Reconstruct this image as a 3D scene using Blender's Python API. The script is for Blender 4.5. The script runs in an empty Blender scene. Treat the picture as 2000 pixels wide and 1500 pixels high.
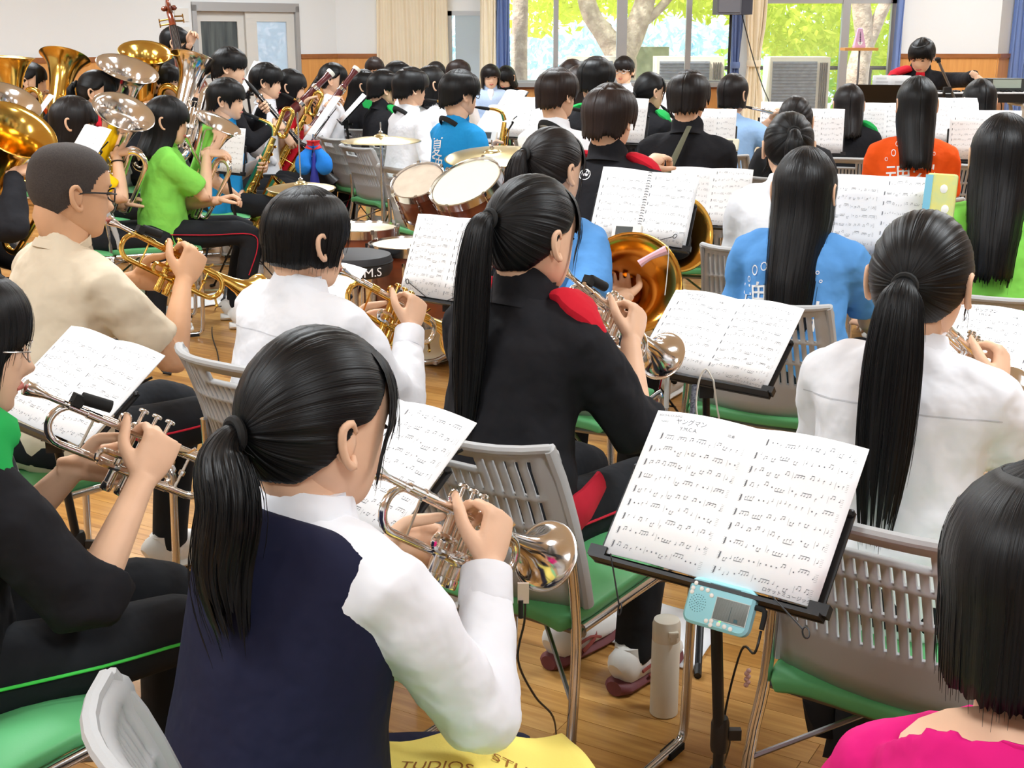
import bpy, math, random
import numpy as np
from mathutils import Vector as V, Matrix as MX
S = bpy.context.scene
COL = S.collection
R = math.radians
rnd = random.Random(7)
# ---------------------------------------------------------------- camera
CH, PITCH, FPX = 1.52, R(15.32), 2500.0
cam = bpy.data.cameras.new('camera'); cam.sensor_width = 36; cam.lens = 45; cam.clip_end = 300
co = bpy.data.objects.new('camera', cam); COL.objects.link(co)
co.location = (0, 0, CH); co.rotation_euler = (R(90) - PITCH, 0, 0)
S.camera = co
# ---------------------------------------------------------------- world, sun, lamps, exposure
S.view_settings.view_transform = 'Standard'; S.view_settings.look = 'None'
S.view_settings.gamma = 1; S.view_settings.use_curve_mapping = False
S.view_settings.exposure = 0.0
w = bpy.data.worlds.new('world'); S.world = w; w.use_nodes = True
bg = w.node_tree.nodes['Background']
bg.inputs[0].default_value = (.88, .94, 1, 1); bg.inputs[1].default_value = 3.0
sun = bpy.data.lights.new('sun', 'SUN'); sun.energy = 8; sun.angle = R(2); sun.color = (1, .95, .85)
so = bpy.data.objects.new('sun', sun); COL.objects.link(so)
so.rotation_euler = (R(38), 0, R(-60))
CEIL = 3.1
LAMP_POS = [(-5.6, 3.2), (-2.4, 1.2), (.8, -.8), (-4.2, 6.4), (-1.0, 4.4), (2.2, 2.4), (-3.4, 9.6), (.0, 8.0), (3.2, 6.4), (-1.2, 12.2), (2.2, 11.0), (5.2, 9.6), (5.0, 12.9)]  # last entry is an extra lamp added to brighten the far right wall
for x, y in LAMP_POS:
    la = bpy.data.lights.new('ceiling_and_fill_light', 'AREA'); la.shape = 'RECTANGLE'
    la.size = 1.3; la.size_y = .5; la.energy = 80; la.color = (.90, .96, 1)
    lo = bpy.data.objects.new('ceiling_and_fill_light', la); COL.objects.link(lo)
    lo.location = (x, y, CEIL - .09); lo.rotation_euler = (0, 0, R(-30))

def W(px, py, Y):
    a = np.array([px - 1000, FPX * math.cos(PITCH) + (750 - py) * math.sin(PITCH), -FPX * math.sin(PITCH) + (750 - py) * math.cos(PITCH)])
    return V(a * Y / a[1] + np.array([0, 0, CH]))
def WZ(px, py, z):
    a = W(px, py, 1) - V((0, 0, CH))
    return a * ((z - CH) / a.z) + V((0, 0, CH))

# ---------------------------------------------------------------- materials
def lin(c):
    return tuple((x / 12.92 if x <= .04045 else ((x + .055) / 1.055) ** 2.4) for x in [k / 255 for k in c]) + (1,)
MATS = {}
def mat(name, c, rough=.5, metal=0, bump=0, bscale=80, var=0, vscale=6, stretch=None, spec=None, trans=0, emit=0, alpha=1, coat=0, c2=None, bdist=.004, aniso=0):
    if name in MATS: return MATS[name]
    m = bpy.data.materials.new(name); m.use_nodes = True; MATS[name] = m
    nt = m.node_tree; b = nt.nodes['Principled BSDF']; L = nt.links.new
    b.inputs['Base Color'].default_value = lin(c); b.inputs['Roughness'].default_value = rough; b.inputs['Metallic'].default_value = metal
    m.diffuse_color = lin(c)
    if spec is not None: b.inputs['Specular IOR Level'].default_value = spec
    if trans: b.inputs['Transmission Weight'].default_value = trans
    if coat: b.inputs['Coat Weight'].default_value = coat
    if alpha < 1: b.inputs['Alpha'].default_value = alpha
    if emit: b.inputs['Emission Color'].default_value = lin(c); b.inputs['Emission Strength'].default_value = emit
    tc = None
    def coords():
        nonlocal tc
        if tc is None:
            t = nt.nodes.new('ShaderNodeTexCoord'); tc = t.outputs['Object']
            if stretch:
                mp = nt.nodes.new('ShaderNodeMapping'); mp.inputs['Scale'].default_value = stretch; L(tc, mp.inputs[0]); tc = mp.outputs[0]
        return tc
    if var or c2:
        n = nt.nodes.new('ShaderNodeTexNoise'); n.inputs['Scale'].default_value = vscale; n.inputs['Detail'].default_value = 4
        L(coords(), n.inputs['Vector'])
        mx = nt.nodes.new('ShaderNodeMix'); mx.data_type = 'RGBA'
        a = lin(c); d = lin(c2) if c2 else tuple(x * (1 - var) for x in a[:3]) + (1,)
        mx.inputs['A'].default_value = a; mx.inputs['B'].default_value = d
        rp = nt.nodes.new('ShaderNodeMapRange'); rp.inputs[1].default_value = .35; rp.inputs[2].default_value = .65
        L(n.outputs[0], rp.inputs[0]); L(rp.outputs[0], mx.inputs['Factor']); L(mx.outputs['Result'], b.inputs['Base Color'])
    if bump:
        n = nt.nodes.new('ShaderNodeTexNoise'); n.inputs['Scale'].default_value = bscale; n.inputs['Detail'].default_value = 3
        L(coords(), n.inputs['Vector'])
        bp = nt.nodes.new('ShaderNodeBump'); bp.inputs['Strength'].default_value = bump; bp.inputs['Distance'].default_value = bdist
        L(n.outputs[0], bp.inputs['Height']); L(bp.outputs[0], b.inputs['Normal'])
    return m
def cloth(name, c, rough=.85, folds=.5):
    m = mat(name, c, rough, bump=folds, bscale=9, bdist=.03, spec=.2)
    return m
def hairmat(name, c, tip=None):
    if name in MATS: return MATS[name]
    m = bpy.data.materials.new(name); m.use_nodes = True; MATS[name] = m
    nt = m.node_tree; b = nt.nodes['Principled BSDF']; L = nt.links.new
    uv = nt.nodes.new('ShaderNodeUVMap'); mp = nt.nodes.new('ShaderNodeMapping'); mp.inputs['Scale'].default_value = (420, 2.4, 1)
    L(uv.outputs[0], mp.inputs[0])
    n = nt.nodes.new('ShaderNodeTexNoise'); n.inputs['Scale'].default_value = 1; n.inputs['Detail'].default_value = 4; L(mp.outputs[0], n.inputs['Vector'])
    cr = nt.nodes.new('ShaderNodeValToRGB'); e = cr.color_ramp.elements
    a = lin(c); e[0].position = .3; e[0].color = tuple(x * .3 for x in a[:3]) + (1,); e[1].position = .75; e[1].color = tuple(x * 1.5 for x in a[:3]) + (1,)
    L(n.outputs[0], cr.inputs[0]); L(cr.outputs[0], b.inputs['Base Color'])
    bp = nt.nodes.new('ShaderNodeBump'); bp.inputs['Strength'].default_value = .5; bp.inputs['Distance'].default_value = .0016
    L(n.outputs[0], bp.inputs['Height']); L(bp.outputs[0], b.inputs['Normal'])
    b.inputs['Roughness'].default_value = .40; b.inputs['Specular IOR Level'].default_value = .27
    return m
BRASS = mat('gold_lacquer', (226, 188, 98), .17, 1); HORNM = mat('horn_lacquer', (228, 172, 78), .17, 1); SILVER = mat('silver_plate', (244, 242, 240), .13, 1)
CHROME = mat('chrome', (215, 215, 218), .16, 1); DCHROME = mat('dull_steel', (150, 150, 152), .35, 1)
COPPER = mat('gold_brass', (205, 135, 62), .17, 1)
BLACK = mat('black_plastic', (22, 22, 24), .45); BLACKM = mat('black_metal', (28, 28, 30), .4, .3)
RUBBER = mat('black_rubber', (18, 18, 18), .8)
SKIN = mat('skin', (240, 196, 164), .5, var=.06, vscale=20, spec=.3); SKIN2 = mat('skin_tan', (222, 172, 134), .5, var=.06, vscale=20, spec=.3)
LIP = mat('lip', (196, 112, 100), .45); EYEB = mat('eye_dark', (26, 18, 16), .25); NAIL = mat('nail', (240, 196, 176), .3)
HB = hairmat('hair_black', (15, 15, 17)); HBR = hairmat('hair_brown', (42, 30, 27)); HDB = hairmat('hair_dark_brown', (28, 23, 23))
HBUZZ = mat('hair_buzzed', (66, 58, 54), .8, bump=.6, bscale=700, bdist=.002, var=.35, vscale=300)
PAPER = mat('paper', (250, 251, 253), .7, spec=.2); INK = mat('ink', (104, 106, 112), .8); INKB = mat('ink_black', (20, 20, 22), .8)
GREY = mat('chair_grey', (180, 181, 182), .5, bump=.05, bscale=300); SEATG = mat('seat_green', (98, 182, 118), .5, bump=.1, bscale=260, bdist=.001)
WHITEP = mat('white_plastic', (236, 234, 228), .4)

# ---------------------------------------------------------------- mesh helpers
class MB:
    def __init__(s): s.v = []; s.f = []; s.uv = []; s.n = 0
    def add(s, vs, fs, uv=None):
        vs = np.asarray(vs, float).reshape(-1, 3); s.v.append(vs)
        k = s.n; s.f += [[i + k for i in f] for f in fs]; s.n += len(vs)
        s.uv.append(np.zeros((len(vs), 2)) if uv is None else np.asarray(uv, float)); return s
    def grid(s, P, cu=False, cv=False, caps=False, uv=None):
        P = np.asarray(P, float); n, m = P.shape[:2]; fs = []
        for i in range(n if cu else n - 1):
            for j in range(m if cv else m - 1):
                a, b = i, (i + 1) % n; c, d = j, (j + 1) % m
                fs.append([a * m + c, b * m + c, b * m + d, a * m + d])
        if caps and cv:
            fs.append(list(range(m))); fs.append([(n - 1) * m + j for j in range(m)][::-1])
        return s.add(P.reshape(-1, 3), fs, None if uv is None else np.asarray(uv).reshape(-1, 2))
    def tube(s, pts, r, n=8, up=None, caps=True, smooth=0, closed=False):
        pts = np.array([tuple(p) for p in pts], float)
        rr = np.array([(x, x) if np.isscalar(x) else tuple(x) for x in (r if hasattr(r, '__len__') else [r] * len(pts))], float)
        if smooth: q = catmull(np.hstack([pts, rr]), smooth, closed); pts, rr = q[:, :3], np.maximum(q[:, 3:], 1e-4)
        T = np.gradient(pts, axis=0) if not closed else np.roll(pts, -1, 0) - np.roll(pts, 1, 0)
        T /= np.linalg.norm(T, axis=1)[:, None] + 1e-12
        u = np.array(up if up is not None else ((0, 0, 1) if abs(T[0][2]) < .9 else (1, 0, 0)), float)
        a = np.linspace(0, 2 * math.pi, n, endpoint=False); rings = []
        for p, t, q in zip(pts, T, rr):
            if up is not None: u = np.array(up, float)
            u = u - t * (u @ t)
            u /= np.linalg.norm(u) + 1e-9; sd = np.cross(t, u)
            rings.append(p + np.outer(np.cos(a) * q[0], sd) + np.outer(np.sin(a) * q[1], u))
        return s.grid(rings, cu=closed, cv=True, caps=caps and not closed)
    def lathe(s, prof, n=24, o=(0, 0, 0), ax=(0, 0, 1), caps=True):
        ax = V(ax).normalized(); q = V((0, 0, 1)).rotation_difference(ax).to_matrix() if (ax - V((0, 0, -1))).length > 1e-4 else MX.Rotation(math.pi, 3, 'X')
        a = np.linspace(0, 2 * math.pi, n, endpoint=False)
        P = np.array([[(r * math.cos(t), r * math.sin(t), z) for t in a] for r, z in prof]) @ np.array(q).T + np.array(o)
        return s.grid(P, cv=True, caps=caps)
    def box(s, c, d, rot=None, bev=0):
        d = np.array(d, float) / 2
        vs = np.array([(x, y, z) for x in (-1, 1) for y in (-1, 1) for z in (-1, 1)], float) * d
        if rot is not None: vs = vs @ np.array(rot).T
        return s.add(vs + np.array(c), [[0, 1, 3, 2], [4, 6, 7, 5], [0, 4, 5, 1], [2, 3, 7, 6], [0, 2, 6, 4], [1, 5, 7, 3]])
    def ball(s, c, r, n=12, m=8):
        r = np.array(r if hasattr(r, '__len__') else (r, r, r), float)
        P = [[np.array(c) + r * np.array((math.sin(t) * math.cos(p), math.sin(t) * math.sin(p), math.cos(t))) for p in np.linspace(0, 2 * math.pi, n, endpoint=False)] for t in np.linspace(.02, math.pi - .02, m)]
        return s.grid(P, cv=True, caps=True)
    def quad(s, a, b, c, d): return s.add([a, b, c, d], [[0, 1, 2, 3]])
    def arr(s): return np.vstack(s.v)
    def xf(s, M):
        M = np.array(M); s.v = [x @ M[:3, :3].T + M[:3, 3] for x in s.v]; return s
    def join(s, o):
        s.f += [[i + s.n for i in f] for f in o.f]; s.v += o.v; s.uv += o.uv; s.n += o.n; return s
def catmull(Q, k, closed=False):
    Q = np.asarray(Q, float); n = len(Q); out = []
    for i in range(n if closed else n - 1):
        if closed: p0, p1, p2, p3 = Q[i - 1], Q[i], Q[(i + 1) % n], Q[(i + 2) % n]
        else: p0, p1, p2, p3 = Q[max(i - 1, 0)], Q[i], Q[i + 1], Q[min(i + 2, n - 1)]
        for t in np.arange(k) / k:
            out.append(.5 * (2 * p1 + (p2 - p0) * t + (2 * p0 - 5 * p1 + 4 * p2 - p3) * t * t + (3 * p1 - p0 - 3 * p2 + p3) * t ** 3))
    if not closed: out.append(Q[-1])
    return np.array(out)
def mesh(mb, name='mesh', sharp=40, uv=False, flat=False):
    me = bpy.data.meshes.new(name); me.from_pydata(mb.arr().tolist(), [], mb.f)
    if not flat:
        me.shade_smooth()
        if sharp: me.set_sharp_from_angle(angle=R(sharp))
    if uv:
        U = np.vstack(mb.uv); l = me.uv_layers.new(name='uv'); idx = np.zeros(len(me.loops), 'i'); me.loops.foreach_get('vertex_index', idx)
        l.data.foreach_set('uv', U[idx].ravel())
    return me
def ob(name, me, m=None, parent=None, **kw):
    if isinstance(me, MB): me = mesh(me, name, **kw)
    o = bpy.data.objects.new(name, me); COL.objects.link(o)
    if m is not None and not me.materials: me.materials.append(m)
    if parent is not None: o.parent = parent
    return o
def tag(o, label=None, cat=None, group=None, kind=None):
    if label: o['label'] = label
    if cat: o['category'] = cat
    if group: o['group'] = group
    if kind: o['kind'] = kind
    return o
def thing(name, label, cat, loc=(0, 0, 0), yaw=0, group=None, M=None):
    o = bpy.data.objects.new(name, None); COL.objects.link(o); o.empty_display_size = .1
    if M is not None: o.matrix_basis = M
    else: o.location = loc; o.rotation_euler = (0, 0, -R(yaw))
    return tag(o, label, cat, group)
def dup(root, loc=None, yaw=None, label=None, group=None, M=None):
    r = root.copy(); COL.objects.link(r)
    if M is not None: r.matrix_basis = M
    elif loc is not None: r.location = loc; r.rotation_euler = (0, 0, -R(yaw or 0))
    if label: r['label'] = label
    if group: r['group'] = group
    for ch in root.children:
        c = ch.copy(); COL.objects.link(c); c.parent = r
        for g in ch.children:
            d = g.copy(); COL.objects.link(d); d.parent = c
    return r
def mod(o, t, **k):
    m = o.modifiers.new(t.lower(), t)
    for a, b in k.items(): setattr(m, a, b)
    return m
def baked(mb, voxel, smooth=3):
    me = mesh(mb, 'tmp', sharp=0); o = bpy.data.objects.new('tmp', me); COL.objects.link(o)
    mod(o, 'REMESH', mode='VOXEL', voxel_size=voxel); mod(o, 'SMOOTH', factor=.5, iterations=smooth)
    dg = bpy.context.evaluated_depsgraph_get(); e = o.evaluated_get(dg).to_mesh()
    v = np.zeros(len(e.vertices) * 3); e.vertices.foreach_get('co', v); fs = [list(p.vertices) for p in e.polygons]
    o.evaluated_get(dg).to_mesh_clear(); bpy.data.objects.remove(o); bpy.data.meshes.remove(me)
    return MB().add(v, fs)
TXT = {}
def text_mesh(s):
    if s not in TXT:
        c = bpy.data.curves.new('t', 'FONT'); c.body = s; c.size = 1; c.resolution_u = 3; c.align_x = 'CENTER'; c.align_y = 'CENTER'
        o = bpy.data.objects.new('t', c); COL.objects.link(o)
        e = o.evaluated_get(bpy.context.evaluated_depsgraph_get()).to_mesh()
        v = np.zeros(len(e.vertices) * 3); e.vertices.foreach_get('co', v)
        TXT[s] = (v.reshape(-1, 3), [list(p.vertices) for p in e.polygons]); bpy.data.objects.remove(o)
    return TXT[s]
for s_ in ('魂', '天空', '岩', '高', '吹奏', '夏', 'ヤングマン', 'Y.M.C.A.', 'TUDIOS', 'STUDIOS J', 'K.M.S', 'BRASS ROCK BAND', 'ロケットミュージック', 'SEIKO', 'TRUMPET', 'STOP'):
    text_mesh(s_)
def text_at(mb, s, size, c, X, Y):
    v, f = text_mesh(s); X = np.array(X); Y = np.array(Y)
    mb.add(np.array(c) + v[:, :1] * size * X + v[:, 1:2] * size * Y, f)
def basis(x, y, z, o):
    return MX(((x[0], y[0], z[0], o[0]), (x[1], y[1], z[1], o[1]), (x[2], y[2], z[2], o[2]), (0, 0, 0, 1)))
# ---------------------------------------------------------------- people
HP = np.array([(.118, 0, -.02, .004), (.110, .035, -.055, .035), (.095, .062, -.082, .054), (.070, .082, -.100, .069), (.040, .091, -.107, .0755),
               (.010, .089, -.107, .0765), (-.020, .088, -.098, .074), (-.045, .087, -.080, .0705), (-.065, .085, -.060, .064), (-.085, .082, -.035, .054),
               (-.100, .077, -.012, .042), (-.110, .066, .004, .028), (-.115, .045, .015, .006)])
def head_mb(nc=32, k=3):
    P = catmull(HP, k); rows = []
    a = np.linspace(0, 2 * math.pi, nc, endpoint=False)
    for z, f, b, w in P:
        cy, hy = (f + b) / 2, max((f - b) / 2, .002); w = max(w, .002); c, s = np.cos(a), np.sin(a)
        e = 2 / 2.25
        x = w * np.sign(c) * np.abs(c) ** e; y = cy + hy * np.sign(s) * np.abs(s) ** e
        fr = np.clip(s, 0, 1)
        x0 = np.abs(x)
        y = y + fr * (.024 * np.exp(-(x / .011) ** 2) * math.exp(-((z + .036) / .014) ** 2) + .013 * np.exp(-(x / .009) ** 2) * math.exp(-((z + .012) / .016) ** 2)
                      - .007 * np.exp(-((x0 - .032) / .016) ** 2) * math.exp(-((z - .002) / .012) ** 2) + .005 * np.exp(-(x / .05) ** 2) * math.exp(-((z - .022) / .01) ** 2)
                      + .006 * np.exp(-(x / .02) ** 2) * math.exp(-((z + .060) / .005) ** 2) + .006 * np.exp(-(x / .018) ** 2) * math.exp(-((z + .073) / .005) ** 2)
                      + .006 * np.exp(-(x / .02) ** 2) * math.exp(-((z + .1) / .012) ** 2))
        rows.append(np.c_[x, y, np.full(nc, z)])
    return MB().grid(rows, cv=True, caps=True)
def ear_mb(sd):
    m = MB(); pts = [(.0, .004, .012), (-.002, -.012, .026), (-.002, -.024, .018), (-.002, -.022, -.004), (-.001, -.010, -.024), (.0, .002, -.030), (.0, .005, -.018)]
    pts = [(sd * (.076 - p[0] * 1 + .010 * (.5 if i in (0, 6) else 1.2)), p[1] - .012, p[2] - .008) for i, p in enumerate(pts)]
    m.tube(pts, [.004, .0055, .006, .006, .006, .0065, .004], 6, smooth=3)
    m.ball((sd * .080, -.020, -.010), (.006, .017, .026), 10, 7)
    return m
HEADS = {}
def head_local(hi):
    if hi not in HEADS:
        m = head_mb(44 if hi else 26, 4 if hi else 2); m.join(ear_mb(1)); m.join(ear_mb(-1)); HEADS[hi] = (m.arr(), m.f)
    v, f = HEADS[hi]; return MB().add(v.copy(), f)

def ell(d, th):   # hair radius from the head centre along unit direction(s)
    a = np.array([.0785 + th, .104 + th, .104 + th]); c = np.array([0, -.009, .014])
    A = (d / a) ** 2; A = A.sum(-1); B = -2 * (d * c / a ** 2).sum(-1); Cc = (c / a) @ (c / a) - 1
    return (-B + np.sqrt(B * B - 4 * A * Cc)) / (2 * A)
def hline(az, kind):   # hairline height by azimuth (0 front, 180 back)
    az = abs(az)
    X = [0, 40, 62, 78, 95, 112, 140, 180]
    Z = dict(pony=[.070, .066, .040, .018, .012, -.030, -.062, -.070], short=[.052, .05, .03, .005, .012, -.035, -.062, -.068],
             buzz=[.066, .058, .04, .0, .008, -.03, -.06, -.068], full=[.052, .05, .0, -.02, -.05, -.06, -.07, -.07])[kind]
    return np.interp(az, X, Z)
def buzz_mb():
    m = head_mb(110, 9); v = m.arr(); c = np.array((0, -.01, .02)); az = np.degrees(np.arctan2(v[:, 0], v[:, 1])); keep = np.array([z > hline(a_, 'buzz') for a_, z in zip(az, v[:, 2])]); keep &= (np.abs(v[:, 0]) < .0785) | (v[:, 2] > .04)
    return MB().add(c + (v - c) * 1.028, [f for f in m.f if all(keep[i] for i in f)])
def hair_mb(style, L=.3, na=96, seed=1, tie=(0, -.85, .40), fringe=True, th=.012, swing=0, hemz=None, vol=0, open_=58, tw=1, fz=.02):
    rg = np.random.RandomState(seed); m = MB(); m.strands = MB()
    pole = np.array({'pony': tie}.get(style, (.0, -.18, 1)), float); pole /= np.linalg.norm(pole)
    kind = {'pony': 'pony', 'buzz': 'buzz', 'short': 'short'}.get(style, 'full')
    f0 = np.array((0, 1, 0.)) if abs(pole[1]) < .6 else np.array((0, 0, 1.)); f0 = f0 - pole * (f0 @ pole); f0 /= np.linalg.norm(f0); s0 = np.cross(f0, pole)
    A = np.linspace(0, 2 * math.pi, na, endpoint=False); nt = 14
    jit = rg.normal(0, 1, na); jit2 = np.convolve(np.r_[jit, jit, jit], np.ones(5) / 5, 'same')[na:2 * na]
    rows = []; uvs = []; ends = []
    for i, al in enumerate(A):
        e = math.cos(al) * f0 + math.sin(al) * s0; tm = R(150)
        ths = np.linspace(.15, R(165), 90); D = np.cos(ths)[:, None] * pole + np.sin(ths)[:, None] * e
        Z = D * ell(D, 0)[:, None]; az = np.degrees(np.arctan2(D[:, 0], D[:, 1]))
        for q in range(len(ths)):
            if Z[q, 2] < hline(az[q], kind): tm = ths[q]; break
        t = np.linspace(0.02, 1, nt); tt = t * tm; D = np.cos(tt)[:, None] * pole + np.sin(tt)[:, None] * e
        tk = (th if style != 'buzz' else .003)
        r = ell(D, tk) + (jit[i] * .0006 + jit2[i] * (.0007 if na > 200 else .0016)) * (1 if style != 'buzz' else .1) * np.sin(t * math.pi * .9)
        r = r - (t > .98) * tk * .75
        P = D * r[:, None]; rows.append(P); uvs.append(np.c_[np.full(nt, i / na), t * tm * .1])
    m.grid(np.array(rows), cu=True, uv=np.array(uvs))
    def curtain(a0, a1, z0, hem, n, out=.0, nv=9, hang=0, inward=0, hj=.02, rag=.0006):
        rw = []; uv = []; jj = rg.normal(0, 1, n); ll = np.convolve(rg.normal(0, 1, n + 8), np.ones(9) / 9, 'valid')
        for i, azd in enumerate(np.linspace(a0, a1, n)):
            az = R(azd); h = hem(azd) if callable(hem) else hem; h = h + jj[i] * hj * .5 + ll[i] * hj
            d = np.array((math.sin(az), math.cos(az), 0.)); zt = z0(azd) if callable(z0) else z0
            vs = np.linspace(0, 1, nv); pr = []
            lo = .3
            for v in vs:
                z = zt + (h - zt) * (v ** 1.25)
                ze = max(z, -.015); dd = d * 1.0; rad = ell(np.array([d[0], d[1], 0.]), th + vol)
                cz = np.clip((ze - .014) / (.104 + th), -1, 1); k = math.sqrt(max(1 - cz * cz, .02))
                rr = rad * k + (out + .003) * min(1, v * 5) - .001 + rag * jj[i] * v + .004 * ll[i] * v
                rr *= 1 - inward * max(0, v - .35) ** 1.5
                p = d * rr + np.array((0, 0, z))
                if z < -.08 and hang: 
                    q = (-.08 - z)
                    p[0] *= max(1 - .9 * min(q, .3), .6); p[1] += -hang * min(q, .18) * 1.0; p[0] += swing * q
                pr.append(p)
            rw.append(pr); uv.append(np.c_[np.full(nv, azd / 360. + .13), vs * abs(h - zt) * 3])
            if na > 200 and rg.rand() < .5 and nv > 8: q = np.array(pr[rg.randint(3, int(nv * .75)):]); w_ = np.linspace(0, 1, len(q))[:, None]; q = q + d * .0012 + rg.normal(0, .0035, 3) * w_ + np.array((0, 0, -.02 * rg.rand())) * w_; m.strands.tube(q, list(np.linspace(.0002, .0006, len(q) - 1)) + [.0002], 3, caps=False)
        m.grid(np.array(rw), uv=np.array(uv))
    ip = np.interp
    if style == 'long':
        hl = -.07 - L
        for o_ in (0, .005): curtain(-180, 180, .113, lambda a: ip(abs(a), [0, 40, 54, 62, 80, 100, 180], [fz, fz - .012, -.02, -.07 - .75 * (L - .07), -.07 - .8 * (L - .07), -.07 - (L - .07), -.07 - (L - .07)]), na, out=.002 - o_, nv=16, hang=.28, hj=.014 + o_)
    if style == 'bob':
        hb = hemz if hemz is not None else -.10
        curtain(-180, 180, .113, lambda a: ip(abs(a), [0, 40, 52, 60, 180], [fz, fz - .012, -.015, hb * .92, hb]), na, out=.003, nv=13, inward=.20, hj=.005)
    if style == 'short':
        curtain(-180, 180, .113, lambda a: ip(abs(a), [0, 42, 58, 68, 76, 92, 104, 130, 180], [fz, fz - .006, .0, -.032, -.012, -.004, -.014, -.066, -.084]), na, out=.003, nv=11, inward=.16, hj=.013, rag=.0014)
    if style == 'pony' and fringe:
        curtain(-60, 60, .104, lambda a: ip(abs(a), [0, 40, 50, 55, 60], [.018, .008, -.02, -.075, -.05]), max(24, na // 3), out=.002, nv=10, hj=.010, inward=.10)
    if style == 'pony':
        D = pole; b = D * (ell(D[None], th)[0] - .004); n = max(30, na // 2); nv = 18; rw = []; uv = []
        cl = np.array([b, b + D * .020, b + D * .034 + np.array((swing * .02, 0, -.03)), b + D * .034 + np.array((swing * .10, -.004, -.30 * L)), b + D * .024 + np.array((swing * .3 * L, -.006, -.65 * L)), b + D * .018 + np.array((swing * .6 * L, -.002, -L))])
        rad = np.array([.014, .017, .026, .033, .030, .016]) * (.8 + .55 * min(L, .45)) * np.array([1, 1, tw, tw, tw, tw])
        Q = catmull(np.c_[cl, rad], 4); Tq = np.gradient(Q[:, :3], axis=0); Tq /= np.linalg.norm(Tq, axis=1)[:, None] + 1e-9
        jj = rg.normal(0, 1, n)
        for i in range(n):
            a = 2 * math.pi * i / n; ln = 1 - .09 * abs(jj[i]); pr = []
            for q in range(nv):
                x = q / (nv - 1) * ln * (len(Q) - 1); k = int(min(x, len(Q) - 2)); w = x - k; c = Q[k] * (1 - w) + Q[k + 1] * w; t = Tq[k] * (1 - w) + Tq[k + 1] * w
                sx = np.array((1., 0, 0)) - t * t[0]; sx /= np.linalg.norm(sx); uy = np.cross(sx, t); r = c[3] * (1 + .035 * jj[i] * q / nv)
                pr.append(c[:3] + math.cos(a) * r * 1.15 * sx + math.sin(a) * r * .85 * uy)
            rw.append(pr); uv.append(np.c_[np.full(nv, i / n * .35), np.linspace(0, 1, nv) * L * 3])
        m.grid(np.array(rw), cu=True, uv=np.array(uv))
        if na > 200:
            for _ in range(130):
                i0 = rg.randint(n); P0 = np.array(rw[i0]); k0 = rg.randint(2, 9); q = P0[k0:k0 + 9] if k0 < 8 else P0[k0:]; w_ = np.linspace(0, 1, len(q))[:, None]
                q = q + rg.normal(0, .004, 3) * w_ + (q - P0.mean(0)) * np.array((.04, .04, 0)) + np.array((0, 0, -.03 * rg.rand())) * w_
                m.strands.tube(q, list(np.linspace(.0003, .0007, len(q) - 1)) + [.0002], 3, caps=False)
        m.tiept = (b + D * .012, D)
    return m

def hand_mb(wr, f, n, side, curl=(35, 45, 30), spread=3, thumb=(.5, .35), n_=8, s=1.0):
    """wr wrist, f forward, n back-of-hand normal, side +1 when the thumb lies along cross(f,n)"""
    wr, f, n = np.array(wr, float), np.array(f, float), np.array(n, float)
    f /= np.linalg.norm(f); n = n - f * (n @ f); n /= np.linalg.norm(n); t = np.cross(f, n) * side
    m = MB(); Lp = .088 * s
    m.tube([wr - f * .03 * s, wr, wr + f * .03 * s, wr + f * .06 * s, wr + f * (Lp + .004)], [(.020 * s, .016 * s), (.023 * s, .0165 * s), (.033 * s, .0165 * s), (.037 * s, .0145 * s), (.035 * s, .010 * s)], 14, up=n, smooth=2)
    tips = []
    for i, (off, ln, lp) in enumerate(((.029, .069, .0), (.010, .078, .004), (-.009, .072, .0), (-.026, .056, -.008))):
        c = curl[i] if hasattr(curl[0], '__len__') else curl
        p = wr + f * (Lp - .008 + lp) * s + t * off * s; d = f + t * math.tan(R(spread)) * (off / .02); d /= np.linalg.norm(d); pts = [p - d * .012 * s, p]; ang = 0; ax = np.cross(d, n)
        for j, k in enumerate((.45, .31, .24)):
            ang += R(c[j]); dd = d * math.cos(ang) - n * math.sin(ang); p = p + dd * ln * k * s; pts.append(p)
        r = np.array([.0088, .0092, .0085, .0078, .0058]) * s * (.88 if i == 3 else 1)
        m.tube(pts, list(r), n_, up=n + d * .01, smooth=3); m.ball(pts[-1], r[-1] * 1.02, n_, 6); tips.append((pts[-1], dd))
    b = wr + f * .022 * s + t * .022 * s - n * .005 * s; d1 = f * .55 + t * thumb[0] * 1.3 - n * thumb[1]; d1 /= np.linalg.norm(d1); d2 = f * .9 + t * .15 - n * (thumb[1] + .15); d2 /= np.linalg.norm(d2)
    p1 = b + d1 * .040 * s; p2 = p1 + d2 * .032 * s; p3 = p2 + d2 * .024 * s
    m.tube([b - d1 * .012 * s, b, p1, p2, p3], [.012 * s, .0145 * s, .0112 * s, .0098 * s, .0068 * s], n_, smooth=3); m.ball(p3, .0069 * s, n_, 6)
    m.tips = tips
    return m
def ik(Sh, Wr, a, b, pole):
    Sh, Wr, pole = np.array(Sh, float), np.array(Wr, float), np.array(pole, float)
    d = Wr - Sh; D = np.linalg.norm(d)
    if D > (a + b) * .985: k = D / ((a + b) * .985); a *= k; b *= k
    d /= D; x = (a * a - b * b + D * D) / (2 * D); h = math.sqrt(max(a * a - x * x, 0)); pole = pole - d * (pole @ d); pole /= np.linalg.norm(pole) + 1e-9
    return Sh + d * x + pole * h

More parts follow.
